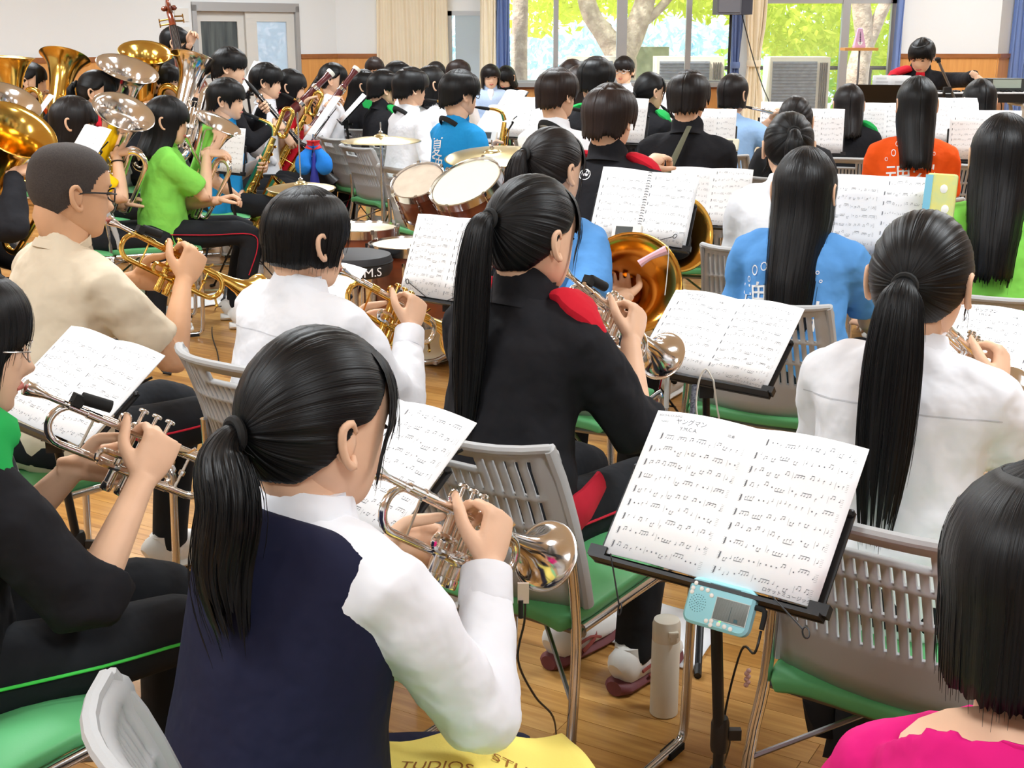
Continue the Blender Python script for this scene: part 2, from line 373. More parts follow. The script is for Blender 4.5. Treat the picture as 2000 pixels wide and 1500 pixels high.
def shoe(parent, ank, toe, mats, near):
    ank = np.array(ank); toe = np.array(toe, float); toe /= np.linalg.norm(toe); sd = np.array((toe[1], -toe[0], 0))
    m = MB(); up = (0, 0, 1)
    P = lambda y, z: (ank[0] + toe[0] * y, ank[1] + toe[1] * y, z)
    m.tube([P(-.078, .055), P(-.062, .062), P(-.02, .066), P(.04, .062), P(.10, .054), P(.15, .046), P(.176, .036)], [(.022, .034), (.037, .05), (.039, .058), (.043, .048), (.047, .038), (.041, .028), (.018, .014)], 12, up=up, smooth=2)
    m.tube([P(-.02, .075), P(-.022, .115)], [(.040, .046), (.036, .042)], 12, up=toe)
    parent = ob('shoe', m, mats[0], parent)
    s = MB(); s.tube([P(-.088, .019), P(-.066, .018), P(-.0, .017), P(.10, .016), P(.15, .019), P(.186, .024)], [(.022, .018), (.040, .018), (.041, .017), (.049, .016), (.043, .017), (.014, .014)], 12, up=up, smooth=2)
    so_ = ob('shoe_sole', s, mats[1], parent)
    if len(mats) > 2:
        q = MB()
        for g in (1, -1):
            b = np.array(P(.03, .06)) + sd * g * .044
            q.tube([np.array(P(-.03, .055)) + sd * g * .042, b, np.array(P(.07, .045)) + sd * g * .047], [(.003, .005), (.003, .004), (.002, .004)], 6, up=up, smooth=3)
            q.tube([np.array(P(.0, .03)) + sd * g * .042, np.array(P(.045, .05)) + sd * g * .045, np.array(P(.06, .066)) + sd * g * .038], [(.003, .006), (.003, .006), (.003, .005)], 6, up=up, smooth=3)
        for k in range(4): q.tube([np.array(P(.05 + .016 * k, .106 - k * .008)) + sd * g * .018 for g in (-1, 1)], .0035, 6)
        ob('shoe_trim', q, mats[2], parent)

STY = dict(f=dict(sw=.152, hw=1.0, ar=.040), m=dict(sw=.176, hw=1.1, ar=.044))
class Person: pass
def person(name_label, px, py, Y, yaw, hy=None, hp=8, hair='long', L=.3, sex='f', top='tee', c='t_white', c2=None, pants='p_black', stripe=None, lean=.07, RH=None, LH=None, near=0,
           glasses=None, stand=False, skin=None, hm=None, tie=(0, -.85, .40), swing=0, seed=None, fringe=True, shoes=None, hroll=0, hemz=None, tw=1, inner=None, legs=True, vol=0, kneespread=.12, C=None, group=None, legyaw=0, elb=None, fz=.02, vest=None, skirt=None, wide=1.0, folds=1, shdrop=0, seatz=None, legdz=0, c2sides=(1, -1), beltless=True, th=.012):
    p = Person(); C = C if C is not None else W(px, py, Y); hy = yaw if hy is None else hy; seed = seed or abs(int(px * 7 + py)); rg = random.Random(seed)
    ya = R(yaw); F = V((math.sin(ya), math.cos(ya), 0)); base = V((C.x, C.y, 0)) - F * lean
    seatz = (seatz or .46) if not stand else .86 * (C.z - .12) / 1.35
    root = thing('person', name_label, 'person', base, yaw, group or ('band members' if C.y < 11.5 else 'listeners by the window')); p.root = root; p.yaw = yaw; p.base = base
    Minv = MX.Rotation(ya, 4, 'Z') @ MX.Translation(-base)       # world -> person frame
    st = STY[sex]; sw, hw = st['sw'] * wide, st['hw'] * wide; hz = C.z; hipz = seatz + .09; k = (hz - hipz) / .61
    skin = skin or SKIN
    # head frame
    dy = -R(hy - yaw); HR = MX.Rotation(dy, 3, 'Z') @ MX.Rotation(-R(hp), 3, 'X') @ MX.Rotation(R(hroll), 3, 'Y'); HC = V((0, lean, hz)); HM = MX.Translation(HC) @ HR.to_4x4()
    p.HW = MX.Translation(base) @ MX.Rotation(-ya, 4, 'Z') @ HM; p.mouth = p.HW @ V((0, .094, -.066))
    shz = hipz + .425 * k - shdrop; shy = .66 * lean
    Sj = {1: np.array((sw, shy, shz - .032)), -1: np.array((-sw, shy, shz - .032))}
    nb = HM @ V((0, -.035, -.06)); 
    spine = lambda q: np.array([
        (0, -.005, seatz - .0, .168 * hw * q, .118 * q), (0, -.002, hipz + .02, .165 * hw * q, .118 * q), (0, .12 * lean, hipz + .15 * k, .136 * hw * q, .098 * q), (0, .40 * lean, hipz + .29 * k, .150 * hw * q, .106 * q),
        (0, .58 * lean - .004, hipz + .38 * k - shdrop, .160 * hw * q, .098 * q), (0, .66 * lean - .008, hipz + .437 * k - shdrop, .128 * hw * q, .072 * q), (0, .72 * lean - .01, hipz + .468 * k - shdrop, .070 * hw * q, .058 * q)])
    body = MB(); q = spine(.93); q[4:, 3:] *= .90; q[4:6, 3] *= .88; q[5, 2] -= .012; q[4:6, 2] -= .025 * (shdrop > 0)
    nr = .051 if sex == 'f' else .058
    pts = [tuple(x[:3]) for x in q] + [(0, .80 * lean - .004, hipz + .50 * k), tuple(nb), tuple(HM @ V((0, -.02, -.0)))]
    body.tube(pts, [tuple(x[3:]) for x in q] + [(nr, nr), (nr * .97, nr * 1.02), (nr * .9, nr * .95)], 20, up=(0, 1, 0), smooth=2)
    # arms
    hands = {}
    for sd, H in ((1, RH), (-1, LH)):
        if H is None: H = (V((sd * .10, .30, seatz + .135)), V((-sd * .25, .9, -.1)), V((0, .1, 1)), (20, 25, 15), None, True)
        wr, f, n, curl = H[0], H[1], H[2], H[3]
        if len(H) < 6: wr = Minv @ V(wr); f = Minv.to_3x3() @ V(f); n = Minv.to_3x3() @ V(n)
        thumbdir = 1 if sd == 1 else -1
        pole = (sd * .55, -.35, -1) if (elb is None) else (sd * elb[0], elb[1], elb[2])
        E = ik(Sj[sd], wr, .265, .235, pole)
        wrn, fn = np.array(wr), np.array(f) / np.linalg.norm(f); 
        nn = np.array(n, float)
        # thumb side: right hand palm down (n up), forward +y -> thumb at -x ; cross(f,n)=cross(y,z)=+x -> -1 for right
        arm = MB(); wd = (wrn - E) / np.linalg.norm(wrn - E)
        a_ = st['ar']
        arm.tube([Sj[sd], Sj[sd] * .5 + E * .5, E * .93 + Sj[sd] * .07, E, E * .92 + wrn * .08, E * .6 + wrn * .4, E * .12 + wrn * .88, wrn, wrn + fn * .015], [a_, a_ * .92, a_ * .85, a_ * .86, a_ * .88, a_ * .82, .0245, .0235, .022], 14, smooth=2)
        hd = hand_mb(wrn, fn, nn, -sd, curl, n_=10 if near else 7, s=1.0 if sex == 'f' else 1.06)
        hands[sd] = (E, wrn, hd)
        arm.join(hd)
        if near: 
            tips = hd.tips; arm = baked(arm, .0042, 3)
        body.join(arm)
    hd = head_local(bool(near)); hd.xf(HM); body.join(hd)
    bo = ob('body', body, skin, root, sharp=0)
    # face parts
    for sd in (1, -1):
        e = MB(); e.ball((0, 0, 0), (.0135, .006, .0042), 10, 6); e.xf(HM @ MX.Translation((sd * .031, .0795, .002))); ob('eye', e, EYEB, root)
        e = MB(); e.tube([(sd * .016, .089, .020), (sd * .030, .088, .024), (sd * .046, .079, .020)], [.0022, .003, .0018], 6, smooth=2); e.xf(HM); ob('eyebrow', e, hm or HB, root)
    e = MB(); e.tube([(-.021, .0835, -.066), (-.008, .0925, -.0635), (0, .0935, -.0645), (.008, .0925, -.0635), (.021, .0835, -.066)], [(.002, .003), (.003, .0058), (.003, .006), (.003, .0058), (.002, .003)], 8, up=(0, 0, 1), smooth=2); e.xf(HM); ob('mouth', e, LIP, root)
    # hair
    na = 260 if near else (150 if Y < 7.5 else 100)
    h = buzz_mb() if hair == 'buzz' else hair_mb(hair, L, na, seed, tie, fringe, swing=swing, hemz=hemz, vol=vol, tw=tw, fz=fz, **({} if th is None else dict(th=th)))
    tp = getattr(h, 'tiept', None); h.xf(HM); ss = getattr(h, 'strands', None)
    if ss and ss.n: ss.xf(HM); HS = ss
    ho = ob('hair', h, HBUZZ if hair == 'buzz' else (hm or HB), root, sharp=0, uv=True)
    if hair in ('long', 'bob', 'short'): mod(ho, 'SOLIDIFY', thickness=.004, offset=-1)
    if ss and ss.n: ob('hair_strands', ss, hm or HB, ho, sharp=0)['kind'] = 'stuff'
    if tp is not None:
        t = MB(); u = V(tp[1]).to_track_quat('Z', 'Y').to_matrix()
        ring = [V(tp[0]) + u @ V((.0185 * math.cos(a), .0185 * math.sin(a), 0)) for a in np.linspace(0, 2 * math.pi, 16, endpoint=False)]
        t.tube(ring, .0065, 8, closed=True); t.xf(HM); ob('hair_tie', t, RUBBER, ho)
    # glasses
    if glasses:
        g = MB(); 
        for sd in (1, -1):
            rim = [(sd * (.033 + .024 * math.cos(a)), .098 - .010 * abs(math.cos(a) + .0), .0 + .017 * math.sin(a)) for a in np.linspace(0, 2 * math.pi, 16, endpoint=False)]
            g.tube(rim, glasses[1], 6, closed=True); g.tube([(sd * .056, .092, .004), (sd * .078, .06, .006), (sd * .083, -.005, .004), (sd * .082, -.02, -.006)], glasses[1] * 1.1, 6, smooth=2)
        g.tube([(-.010, .1, .003), (.010, .1, .003)], glasses[1], 6); g.xf(HM); ob('glasses', g, glasses[0], root)
    # top
    T = MB(); q = spine(1.07 if top != 'jacket' else 1.11); q[0, 2] -= .0 if stand else -.0
    lo = .035 if stand else -.008
    if stand: q[0, 2] -= .06
    q[2, 3:] *= 1.10; q[1, 3:] *= 1.02
    if vest: q[:, 3] *= .98
    T.tube([tuple(x[:3]) for x in q] + [(0, .78 * lean - .004, hipz + .49 * k - shdrop)], [tuple(x[3:]) for x in q] + [(nr + .008, nr + .008)], 22, up=(0, 1, 0), smooth=2)
    cuffs = []
    for sd in (1, -1):
        E, wr, _ = hands[sd]; s_ = Sj[sd]; inn = np.array((-sd * .09, 0, .028))
        if top == 'tee': ed = s_ * .22 + E * .78; T.tube([s_ + inn, s_, s_ * .6 + E * .4, ed], [.052, .060, .063, .066], 16, smooth=2)
        elif top == 'halfjacket':
            ed = E * .72 + wr * .28; T.tube([s_ + inn, s_, s_ * .5 + E * .5, E * .95 + s_ * .05, E, E * .93 + wr * .07, ed], [.054, .062, .062, .060, .060, .060, .064], 16, smooth=2)
        else:
            lw = .056 if top == 'shirt' else .060
            ed = E * .03 + wr * .97
            T.tube([s_ + inn, s_, s_ * .5 + E * .5, E * .93 + s_ * .07, E, E * .92 + wr * .08, E * .55 + wr * .45, E * .2 + wr * .8, ed], [.05, lw + .003, lw, lw * .95, lw * .96, lw * .95, lw * .84, lw * .70, .036], 16, smooth=2)
            d = (wr - E) / np.linalg.norm(wr - E); cuffs.append((wr - d * .052, wr - d * .0, d))
    vx = .0085 if near else (.012 if Y < 7 else .016)
    to = ob({'tee': 'tshirt', 'shirt': 'shirt', 'jacket': 'jacket', 'halfjacket': 'jacket'}[top], T, MATS[c], root, sharp=0)
    mod(to, 'REMESH', mode='VOXEL', voxel_size=vx, use_smooth_shade=True); mod(to, 'SMOOTH', factor=.5, iterations=8 if near else 4)
    if Y < 7: mod(to, 'DISPLACE', texture=FOLD, strength=.022 * folds, mid_level=.5, texture_coords='LOCAL'); mod(to, 'SMOOTH', factor=.5, iterations=2)
    p.top = to
    if top == 'shirt':
        for a, b, d in cuffs:
            cf = MB(); cf.tube([a - d * .006, a, b, b + d * .002], [(.037, .035), (.0405, .038), (.0385, .036), (.034, .032)], 16); ob('shirt_cuff', cf, MATS[c], to)
    # collar
    cz = hipz + .475 * k - shdrop; cy = .76 * lean - .006; cl = MB()
    if top == 'shirt': cl.tube([(0, cy - .005, cz - .018), (0, cy - .0, cz + .004), (0, cy + .006, cz + .026), (0, cy + .006, cz + .024), (0, cy + .0, cz)], [(nr + .026, nr + .024), (nr + .017, nr + .016), (nr + .010, nr + .009), (nr + .004, nr + .003), (nr + .004, nr + .003)], 20, up=(0, 1, 0), smooth=2)
    elif top in ('jacket', 'halfjacket'): cl.tube([(0, cy - .008, cz - .022), (0, cy - .002, cz + .0), (0, cy + .006, cz + .034), (0, cy + .008, cz + .036), (0, cy + .002, cz)], [(nr + .03, nr + .028), (nr + .02, nr + .019), (nr + .019, nr + .018), (nr + .012, nr + .011), (nr + .008, nr + .008)], 20, up=(0, 1, 0), smooth=2)
    else: cl.tube([(0, cy - .006, cz - .016), (0, cy - .002, cz - .002), (0, cy + .0, cz + .004), (0, cy + .0, cz - .004)], [(nr + .021, nr + .02), (nr + .017, nr + .016), (nr + .010, nr + .010), (nr + .004, nr + .004)], 20, up=(0, 1, 0), smooth=2)
    ob('collar', cl, MATS[c], to)
    if c2:   # shoulder panels of a track jacket: chest-to-shoulder yokes in a second colour
        for sd in c2sides:
            y = MB(); E = hands[sd][0]
            y.tube([np.array((sd * .060, shy + .030, shz + .050)), np.array((sd * .105, shy + .034, shz + .048)), Sj[sd] + np.array((0, .024, .046)), Sj[sd] * .80 + E * .20 + np.array((sd * .030, .022, .022))], [(.03, .014), (.052, .026), (.046, .028), (.010, .006)], 12, up=(0, .35, 1), smooth=3)
            ob('shoulder_panel', y, MATS[c2], to)
    if inner:
        y = MB(); y.tube([(0, shy + .075, hipz + .30 * k), (0, shy + .072, shz), (0, cy + nr + .004, cz + .0)], [(.02, .03), (.035, .03), (.03, .012)], 10, up=(0, 1, 0), smooth=2); ob('undershirt', y, MATS[inner], root)
    if vest:
        y = MB(); q = spine(1.13); q[2, 3:] *= 1.10; q[4, 3] *= .92; q[5, 3] *= 1.06; q[6, 2] -= .012; q[6, 3:] *= 1.12
        y.tube([tuple(x[:3] + np.array((0, -.004, .006 if i > 3 else 0))) for i, x in enumerate(q)], [tuple(x[3:]) for x in q], 22, up=(0, 1, 0), smooth=2)
        vo = ob('vest', y, MATS[vest], root, sharp=0); mod(vo, 'REMESH', mode='VOXEL', voxel_size=vx, use_smooth_shade=True); mod(vo, 'SMOOTH', factor=.5, iterations=4)
    # legs
    if legs:
        lg = MB(); pip = []; ly = R(legyaw); ld = np.array((math.sin(ly), math.cos(ly), 0))
        lg.tube([(0, -.03, seatz + .005), (0, -.01, hipz), (0, .03, hipz + .07)], [(.165 * hw, .115), (.172 * hw, .12), (.15 * hw, .11)], 18, up=(0, 1, 0), smooth=2)
        for sd in (1, -1):
            if stand: kn = np.array((sd * .10, .02, .48 * hipz / .95)); an = np.array((sd * .10, -.01, .09)); hj = np.array((sd * .085, 0, hipz - .02))
            else: hj = np.array((sd * .088, .02, seatz + .055 + legdz)); kn = hj * np.array((1, 1, 0)) + ld * .41 + np.array((sd * (kneespread - .088), 0, seatz + .04 + legdz)); an = kn + ld * (-.02 + .05 * rg.uniform(-1, 1)); an[2] = .09
            if skirt: lg.tube([hj, hj * .5 + kn * .5, kn + ld * .03 + np.array((0, 0, -.03))], [.078, .076, .068], 14, smooth=2)
            else: lg.tube([hj, hj * .5 + kn * .5, kn - (0, 0, .005), kn * .5 + an * .5 + (0, 0, .02), an + np.array((0, 0, .03)), an + np.array((0, 0, -.02))], [.082, .072, .062, .058, .052, .054], 14, smooth=3)
            if stripe and not stand: 
                sp = MB(); o_ = np.array((sd * .082, 0, .0)); sp.tube([hj + o_ * 1.05 + (0, 0, .01), hj * .5 + kn * .5 + o_ * .95 + (0, 0, .008), kn + o_ * .78 + (0, .0, .01), kn + o_ * .7 + ld * .03 + (0, 0, -.06), an * .5 + kn * .5 + o_ * .74], .0028, 6, smooth=4)
                pip.append(sp)
            shoe(root, an, ld, shoes or (MATS['shoe_white'], MATS['sole_white']), near)
        lo_ = ob('skirt' if skirt else 'trousers', lg, MATS[skirt or pants], root, sharp=0); mod(lo_, 'REMESH', mode='VOXEL', voxel_size=.014, use_smooth_shade=True); mod(lo_, 'SMOOTH', factor=.5, iterations=4)
        for sp in pip: ob('trouser_piping', sp, MATS[stripe], lo_)
    p.E = hands; p.C = C; p.k = k; p.hipz = hipz; p.lean = lean
    return p
FOLD = bpy.data.textures.new('fold', 'CLOUDS'); FOLD.noise_scale = .085; FOLD.noise_depth = 2
# ---------------------------------------------------------------- instruments
def frame(o, yaw, down, roll=0):
    a, d = R(yaw), R(down)
    x = V((math.sin(a) * math.cos(d), math.cos(a) * math.cos(d), -math.sin(d))); y = V((0, 0, 1)).cross(x).normalized(); z = x.cross(y)
    M = basis(x, y, z, o); return M @ MX.Rotation(R(roll), 4, 'X')
def mouth(C, hy, hp): return C + MX.Rotation(-R(hy), 3, 'Z') @ (MX.Rotation(-R(hp), 3, 'X') @ V((0, .098, -.066)))
def hands_at(M, wr, f, n, curl):
    q = M.to_3x3(); return (M @ V(wr), q @ V(f), q @ V(n), curl)
def arc(c, r, a0, a1, n, u, v):
    c, u, v = np.array(c), np.array(u), np.array(v)
    return [c + r * (math.cos(R(t)) * u + math.sin(R(t)) * v) for t in np.linspace(a0, a1, n)]
X_, Y_, Z_ = (1, 0, 0), (0, 1, 0), (0, 0, 1)
def trumpet(M, label, m=None, slidem=None, clip=False, cable=None, hi=1, short=1.0):
    m = m or SILVER; slidem = slidem or m; r = thing('trumpet', label, 'trumpet', M=M, group='trumpets'); n = 12 if hi else 8; k = short
    a = MB(); a.lathe([(.0075, .0), (.0135, .001), (.0135, .006), (.011, .018), (.0065, .034), (.0055, .045), (.006, .085)], 16, (0, 0, 0), X_); ob('mouthpiece', a, SILVER, r)
    yl, yb = -.013, .011          # lead pipe on the player's right, bell tube on the left
    a = MB(); a.tube([(.075, yl, 0), (.34 * k, yl, 0)], .0066, n)
    a.tube([(.34 * k, yl, 0)] + arc((.34 * k, yl, -.034), .034, 90, -90, 9, X_, Z_) + [(.33 * k, yl, -.068), (.262, yl * .5, -.068)], .0068, n)
    ob('lead_pipe', a, slidem, r)
    a = MB(); a.tube([(.30 * k, yl, -.068), (.20, yl, -.068)], .0082, n); a.tube([(.11, yl, 0), (.135, yl, 0)], .0085, n); a.tube([(.27 * k, yl, 0), (.335 * k, yl, 0)], .0082, n); ob('tuning_slide_sleeve', a, m, r)['kind'] = 'stuff'
    a = MB(); a.tube([(.205, yb, -.068), (.115, yb, -.068)] + arc((.10, yb, -.034), .034, 270, 90, 11, X_, Z_) + [(.12, yb, 0), (.25, yb, 0), (.33 * k, yb, 0)], [.0068] * 13 + [.007, .008, .0095], n)
    ob('bell_bow', a, m, r)
    a = MB(); prof = [(.0095, .33 * k), (.0115, .37 * k), (.0155, .405 * k), (.022, .435 * k), (.034, .460 * k), (.049, .476 * k), (.0605, .484 * k), (.0622, .4835 * k), (.0620, .4855 * k), (.058, .4855 * k), (.047, .479 * k), (.032, .4625 * k), (.020, .4365 * k), (.013, .40 * k), (.008, .36 * k)]
    a.lathe(prof, 48 if hi else 24, (0, yb, 0), X_); ob('bell', a, m, r, sharp=60)
    for i, x in enumerate((.205, .2315, .258)):
        a = MB(); a.lathe([(.0088, -.112), (.0104, -.110), (.0104, -.098), (.0092, -.097), (.0092, -.004), (.0106, -.003), (.0106, .012), (.007, .016), (.0032, .017), (.0032, .036), (.0088, .037), (.0088, .041), (.006, .043)], 16, (x, 0, -.0), Z_); ob('valve', a, m, r)
    a = MB(); a.tube([(.215, yl, -.045), (.185, -.026, -.045)] + arc((.165, -.026, -.045 - .011), .011, 90, 270, 7, X_, Z_) + [(.185, -.026, -.067), (.21, yl, -.067)], .0055, 8)
    a.tube([(.258, .012, -.05)] + arc((.30, .016, -.061), .011, 90, -90, 7, X_, Z_) + [(.258, .012, -.072)], .0055, 8)
    a.tube([(.2315, -.008, -.06)] + arc((.2315, -.030, -.066), .007, 90, 270, 7, (0, 1, 0), Z_)[::1] + [(.2315, -.008, -.074)], .005, 8); ob('valve_slides', a, slidem, r)['kind'] = 'stuff'
    a = MB()
    a.tube(arc((.175, yl, .016), .010, 0, 360, 13, X_, Z_), .0022, 6); a.tube(arc((.30, yb + .012, -.03), .011, 0, 330, 13, X_, Z_), .0022, 6)
    a.tube([(.285, yl - .008, 0), (.30, yl - .020, .006), (.305, yl - .026, .018)], .003, 6)
    for x in (.15, .31 * k): a.tube([(x, yl, 0), (x, yb, 0)], .0028, 6)
    for x in (.135, .315 * k): a.tube([(x, yl if x > .2 else yb, -.066), (x, yl if x > .2 else yb, -.002)], .0025, 6)
    a.lathe([(.0, -.006), (.006, -.004), (.0065, 0), (.006, .004), (0, .006)], 8, (.315 * k, yl, -.034)); a.tube([(.365 * k, yl, -.058), (.38 * k, yl, -.075)], .003, 6); a.ball((.38 * k, yl, -.078), .005, 8, 5); ob('brace', a, m, r)['kind'] = 'stuff'
    if clip:
        a = MB(); a.box((.085, yl, .014), (.018, .02, .02)); a.tube([(.09, yl, .02), (.14, yl - .006, .026)], .011, 10); a.tube([(.078, yl, .005), (.095, yl, .022)], .006, 6); ob('clip_microphone', a, RUBBER, r)['kind'] = 'stuff'
    RHd = hands_at(M, (.222, -.082, -.068), (.12, .22, .95), (-.0, -1, .22), [(62, 48, 22), (66, 48, 22), (70, 50, 25), (78, 55, 30)])
    LHd = hands_at(M, (.175, .088, -.105), (.72, -.36, .5), (.25, .9, .1), [(55, 60, 35)] * 4)
    return r, RHd, LHd

def big_brass(name, label, cat, B, Q, rim, m, inner=None, mth=None, face=(0, 0), valves=4, width=1.0, group=None, roll=0, hi=1):
    B, Q = V(B), V(Q); L = (B - Q).length; z = (B - Q).normalized(); x = V((math.sin(R(roll)), math.cos(R(roll)), 0)); x = (x - z * x.dot(z)).normalized(); y = z.cross(x)
    M = basis(x, y, z, Q); r = thing(name, label, cat, M=M, group=group); n = 40 if hi else 28; rb = rim * .40 * width
    o = [(rb * .62, .06 * L), (rb * .74, .25 * L), (rb * .86, .45 * L), (rb * 1.0, .62 * L), (rim * .46, .76 * L), (rim * .56, .86 * L), (rim * .70, .93 * L), (rim * .87, .978 * L), (rim * .985, L), (rim, L * 1.002), (rim * .985, L * 1.006)]
    i_ = [(rim * .86, .985 * L), (rim * .69, .938 * L), (rim * .54, .868 * L), (rim * .44, .765 * L), (rb * .95, .64 * L), (rb * .7, .5 * L)]
    oo = catmull(np.array(o), 3); ii = catmull(np.array(i_), 3)
    a = MB(); a.lathe([tuple(p) for p in np.vstack([oo, ii])], n); ob('bell', a, m, r, sharp=0)
    d = rb * 1.75; a = MB(); s = rb * .62
    a.tube([(0, 0, .07 * L)] + arc((d / 2, 0, .05 * L), d / 2, 180, 360, 9, X_, Z_) + [(d, 0, .07 * L), (d, 0, .40 * L)], list(np.linspace(s, s * .62, 12)), 14); ob('bottom_bow', a, m, r)
    a = MB(); h = .70 * L; w_ = d * .62
    a.tube([(d, 0, .38 * L), (d, 0, h - w_)] + arc((d + w_ * .9, 0, h - w_ * .5), w_ * .9, 180, 0, 9, X_, Z_) + [(d + w_ * 1.8, 0, h - w_), (d + w_ * 1.7, 0, .30 * L)], list(np.linspace(s * .62, s * .36, 13)), 12, smooth=2)
    a.tube([(d + w_ * 1.7, 0, .30 * L)] + arc((d + w_ * 1.2, -.01, .2 * L), w_ * .5, 0, -180, 7, X_, Z_) + [(d + w_ * .7, -.02, .34 * L)], s * .34, 10, smooth=2); ob('outer_branch', a, m, r)
    for k in range(valves):
        a = MB(); vx = d * .55 + .032 * k * L * 1.2; a.lathe([(.018 * L, 0), (.019 * L, .01 * L), (.019 * L, .21 * L), (.012 * L, .22 * L), (.005 * L, .222 * L), (.005 * L, .27 * L), (.014 * L, .272 * L), (.014 * L, .28 * L)], 12, (vx, -rb * .9, .26 * L)); ob('valve', a, SILVER if m is not BRASS else m, r)
    a = MB()
    for k in range(6):
        x0 = d * .35 + .05 * L * k * .55; z0 = .08 * L + .035 * L * (k % 3); yy = -rb * (.6 + .12 * (k % 2)); wd = .05 * L
        a.tube([(x0, yy, z0 + .2 * L), (x0, yy, z0)] + arc((x0 + wd / 2, yy, z0), wd / 2, 180, 360, 7, X_, Z_) + [(x0 + wd, yy, z0), (x0 + wd, yy, z0 + .2 * L)], .0095 * L * 1.2, 8)
    for k in range(4):
        z0 = .30 * L + .045 * L * k; a.tube([(d * .2, -rb * .8, z0), (d * 1.2, -rb * .8, z0)] + arc((d * 1.2, -rb * .8, z0 + .016 * L), .016 * L, -90, 90, 5, X_, Z_) + [(d * .2, -rb * .8, z0 + .032 * L)], .009 * L, 8)
    ob('valve_tubing', a, m, r)
    if mth is not None:
        p = M.inverted() @ V(mth); a = MB(); q = np.array(p); e = np.array((rb * .9, -rb * .75, .56 * L)); dd = (e - q) / np.linalg.norm(e - q)
        a.lathe([(.008, 0), (.018, .001), (.018, .007), (.014, .024), (.007, .05), (.007, .08)], 14, q, dd); ob('mouthpiece', a, SILVER, r)
        a = MB(); a.tube([q + dd * .07, q * .5 + e * .5, e, e + np.array((0.02, 0, -.10 * L)), (rb * 1.5, -rb * .8, .36 * L)], [.0075, .009, .010, .011, .011], 10, smooth=3); ob('lead_pipe', a, m, r)
    return r, M
def french_horn(label, Bc, axis, up, m, rim=.152, mth=None, bundle=True):
    ax = V(axis).normalized(); z = V(up); z = (z - ax * z.dot(ax)).normalized(); y = z.cross(ax); M = basis(ax, y, z, Bc)
    r = thing('french_horn', label, 'french horn', M=M)
    o = catmull(np.array([(.016, -.42), (.024, -.34), (.036, -.26), (.052, -.18), (.074, -.11), (.105, -.05), (rim * .9, -.012), (rim, 0), (rim * 1.005, .003), (rim * .985, .004)]), 3)
    i_ = catmull(np.array([(rim * .88, -.008), (.100, -.048), (.069, -.108), (.047, -.178), (.031, -.258)]), 3)
    a = MB(); a.lathe([tuple(p) for p in np.vstack([o, i_])], 48, (0, 0, 0), X_); ob('bell', a, m, r, sharp=0)
    a = MB(); a.tube([(-.40, 0, 0), (-.44, -.01, .02), (-.46, -.05, .10), (-.42, -.11, .18), (-.34, -.15, .24), (-.25, -.17, .25), (-.18, -.16, .19), (-.17, -.11, .10), (-.22, -.07, .03), (-.30, -.06, .03), (-.36, -.09, .10), (-.34, -.12, .18)], [.017, .015, .014, .013, .012, .011, .010, .009, .008, .008, .0075, .007], 12, smooth=4); ob('body_coil', a, m, r)
    a = MB()
    for k in range(3): a.lathe([(.022, -.012), (.024, -.01), (.024, .02), (.014, .024)], 14, (-.30 + .05 * k, -.10, .14), (0, 1, 0))
    ob('rotary_valve', a, m, r)
    a = MB()
    for k in range(7):
        f_ = np.array((-.13, -.04, .07)) + np.array((.012, .0125, .0095)) * (k - 3) * 1.1; u_ = np.array((-.08, -.115, .17)) * (1 - .05 * abs(k - 3)); w_ = np.array((.006, .0065, .005)) * 1.1
        a.tube([f_, f_ + u_, f_ + u_ * 1.05 + w_ * .3, f_ + u_ * 1.05 + w_ * .8, f_ + u_ + w_, f_ + w_], .0056, 8)
    ob('valve_slides', a, m, r)['kind'] = 'stuff'
    if mth is not None:
        q = np.array(M.inverted() @ V(mth)); e = np.array((-.30, -.14, .25)); dd = (e - q) / np.linalg.norm(e - q); a = MB(); a.tube([q, q + dd * .05, e, (-.33, -.12, .14)], [.009, .0045, .006, .007], 10, smooth=3); ob('lead_pipe', a, m, r)
    return r, M
